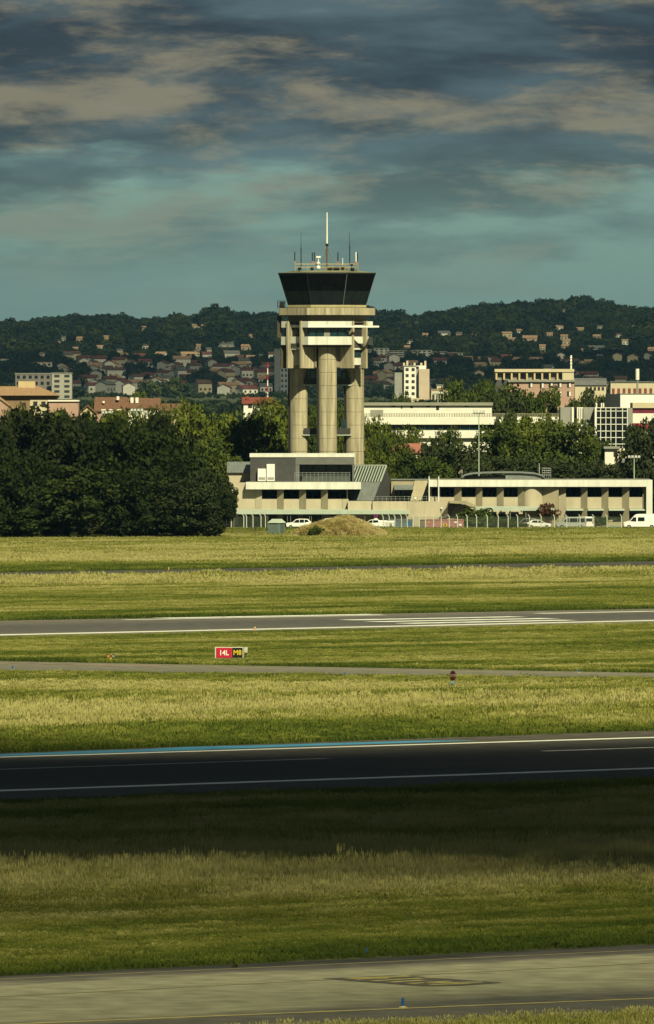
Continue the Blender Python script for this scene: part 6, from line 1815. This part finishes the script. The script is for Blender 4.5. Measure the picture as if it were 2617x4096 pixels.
# the shaded town on the lower slope
n_h = 0
tries = 0
place = random.Random(11)
while n_h < 150 and tries < 3000:
    tries += 1
    if place.random() < .68: x = place.uniform(210, 1110)
    else: x = place.uniform(1480, 2617)
    y = place.uniform(1442, 1584)
    P = hit(x, y)
    w = place.uniform(6, 13); d = place.uniform(6, 8.5)
    if any(abs(P.x - a) < (w + c) * .52 and abs(P.y - b) < 55 for a, b, c in HOUSE_PTS): continue
    wi = place.choice((0, 0, 2, 1)); ri = place.choice((0, 0, 0, 1, 2, 3))
    side = 'left of the tower' if x < 1150 else 'right of the tower'
    lvl = 'upper' if y < 1480 else ('middle' if y < 1530 else 'lower')
    form = 'long' if w > 10.5 else ('small' if w < 8 else 'plain')
    mark = min(((130, 'above the orange roof'), (260, 'above the pink wall'), (440, 'above the big brown roof'), (575, 'above the second brown roof'), (700, 'above the long brown roof'), (850, 'above the bright trees'), (960, 'near the small red roof'), (1070, 'by the lattice mast'), (1500, 'beside the tower'), (1650, 'around the apartment tower'), (1850, 'left of the loggias'), (2140, 'above the loggias'), (2360, 'above the curved roof'), (2550, 'above the cream building')), key=lambda q: abs(q[0] - x))[1]
    lab = f'{form} {WALLS[wi][0]} house, {ROOFS[ri][0]} roof, {lvl} shaded town, {mark}'
    simple_house(P, w, d, place.uniform(3.2, 6.8), R(place.choice((place.uniform(-30, 30), place.uniform(50, 110)))), wi, ri, lab, 'houses of the shaded town', wins=3)
    n_h += 1

# ------------------------------------------------------------------ woods
FW1 = foliage('wood_leaf_a', [(0.0, (.010, .020, .013)), (.5, (.020, .034, .018)), (1.0, (.042, .058, .022))], .02)
FW2 = foliage('wood_leaf_b', [(0.0, (.018, .032, .016)), (.5, (.036, .054, .020)), (1.0, (.085, .10, .03))], .02)
far_crowns = [crown_mesh('far_crown', FW1, 31 + i, 26, 26, .085, .50, .46, .5, rr=(.12, .24)) for i in range(3)] + [crown_mesh('far_crown', FW2, 41 + i, 26, 26, .085, .50, .46, .5, rr=(.12, .24)) for i in range(2)]
WOOD = gn_scatter('scatter_wood', collection_of('far_crowns', far_crowns))
HP = np.array([(a, b, c) for a, b, c in HOUSE_PTS])
def wood_points(n, Y0, Y1, smin, smax, clear=900, grow=.45):
    Yp = np.sqrt(rng.uniform(Y0**2, Y1**2, n))
    Xp = rng.uniform(-1, 1, n) * (.0325 * Yp + 120)
    Zp = terr_z(Xp, Yp)
    s = rng.uniform(smin, smax, n) * (.75 + .6 * vnoise(Xp / 55, Yp / 160, 31))
    for a, b, c in HP:
        # trees standing before a house stay low enough not to hide it
        zb = float(terr_z(a, b))
        m_ = (np.abs(Xp * b / Yp - a) < c * .5 + 1.0 + s * grow) & (Yp < b + 5) & (Yp > b - clear)
        lim = H + (zb + 1.2 - H) * Yp / b - Zp
        s = np.where(m_, np.minimum(s, lim), s)
    k = s > 1.6
    return np.stack([Xp, Yp, Zp - .4], -1)[k], s[k]
P, s = wood_points(21000, 8350, 11150, 9, 17)
big = (np.abs((CX + F * P[:, 0] / P[:, 1]) - 880) < 95) & (P[:, 1] > 10700)
s[big] *= 1.3
scatter('wood', P, np.stack([s * rng.uniform(.9, 1.3, len(P)), s * rng.uniform(.9, 1.3, len(P)), s * rng.uniform(.8, 1.15, len(P))], -1), WOOD, 'dense dark wood covering the far hillside', 'wood')
P, s = wood_points(6500, 5850, 8400, 4, 10, 330, .2)
scatter('wood', P, np.stack([s * rng.uniform(.8, 1.2, len(P)), s * rng.uniform(.8, 1.2, len(P)), s * rng.uniform(.8, 1.3, len(P))], -1), WOOD, 'dark garden trees between the houses of the shaded town', 'wood')
P = np.stack([rng.uniform(-1, 1, 1500) * 230, rng.uniform(2600, 5500, 1500), np.zeros(1500)], -1)
P[:, 2] = terr_z(P[:, 0], P[:, 1]) - .5
s = np.minimum(rng.uniform(4, 9, len(P)), np.maximum(2.0, H - 1.5 - P[:, 2]))
scatter('wood', P, np.stack([s * 1.2, s * 1.2, s], -1), WOOD, 'belt of low trees on the plain before the town', 'wood')

# ------------------------------------------------------------------ unseen clouds placed above the frame to shade the ground below
def cloud(label, cx, cy, z, sx, sy, opacity, seed, soft=.3, shells=7, sz=40):
    """heap of nested lumpy shells, each letting part of the light through, so its rim is thin"""
    r = random.Random(seed)
    q = MB()
    nu, nv = 40, 10
    ph = [r.uniform(0, 6.28) for _ in range(6)]
    e = lambda v: math.copysign(abs(v) ** .7, v)
    for h_ in range(shells):
        g = 1 + soft * (h_ / (shells - 1) - .5) * 2
        vs, fs = [], []
        for i in range(nv + 1):
            p = math.pi * i / nv
            for j in range(nu):
                t = 2 * math.pi * j / nu
                k = 1 + .05 * math.sin(3*t + ph[0] + h_) + .05 * math.sin(5*t + ph[1]) + .04 * math.sin(9*t + ph[2] + h_) + .05*math.sin(4*p + ph[3])
                gx_ = sx + sy * (g - 1)
                vs.append((cx + gx_ * k * math.sin(p) ** .6 * e(math.cos(t)), cy + sy * g * k * math.sin(p) ** .6 * e(math.sin(t)), z + sz * g * k * math.cos(p) * (1 if p < 1.57 else .5)))
        for i in range(nv):
            for j in range(nu):
                fs.append((i*nu+j, i*nu+(j+1) % nu, (i+1)*nu+(j+1) % nu, (i+1)*nu+j))
        q.add(vs, fs)
    m = bpy.data.materials.new('cloud'); m.use_nodes = True
    b = m.node_tree.nodes['Principled BSDF']; b.inputs['Base Color'].default_value = (.85, .85, .85, 1); b.inputs['Roughness'].default_value = 1
    b.inputs['Alpha'].default_value = 1 - (1 - opacity) ** (1 / (2 * shells))
    o = structure(q.build('cloud', m, None, True)); tag(o, label)
    return o
def shade(label, X, Y, rx, ry, opacity, seed, z=650, zg=0, soft=.3, shells=7):
    t = (z - zg) / math.tan(SUN_EL)
    cloud(label, X + math.sin(SUN_AZ) * t, Y - math.cos(SUN_AZ) * t, z, rx, ry, opacity, seed, soft, shells)
shade('cumulus cloud whose shadow lies on the dark runway', 0, 576, 170, 50, .78, 3, soft=.26)
shade('unseen cloud added to soften the near edge of the runway shadow', 0, 512, 170, 40, .42, 12, soft=.8)  # extra cloud out of view, fades the runway shadow gradually
shade('unseen thin cloud added to dim the near grass', 0, 400, 170, 100, .42, 5, soft=.2, shells=3)  # added overhead out of view to lower the foreground light
shade('unseen cloud added to darken the trees at the left', -66, 1662, 50, 62, .42, 6, soft=.12, shells=4)  # added out of view so its shadow darkens the grove
shade('wide cumulus cloud whose shadow lies on the town', 0, 7250, 900, 1080, .80, 9, 1000, 38, soft=.06)
shade('unseen thin cloud added to darken the wooded hill', 0, 9900, 1100, 1500, .52, 10, 1200, 70, soft=.06, shells=3)  # added out of view to cut the sun on the hillside

# ------------------------------------------------------------------ haze
hz = MB().box(-6500, 6500, -1500, 14500, -3, 175)
m_h = bpy.data.materials.new('haze'); m_h.use_nodes = True
t = m_h.node_tree; t.nodes.clear()
o_ = t.nodes.new('ShaderNodeOutputMaterial'); v_ = t.nodes.new('ShaderNodeVolumePrincipled')
v_.inputs['Color'].default_value = (.27, .62, 1.0, 1); v_.inputs['Density'].default_value = 9.0e-6; v_.inputs['Anisotropy'].default_value = 0.0
t.links.new(v_.outputs[0], o_.inputs['Volume'])
ho_ = hz.build('haze', m_h); ho_['kind'] = 'stuff'; tag(ho_, 'thin blue haze in the air over the whole scene')
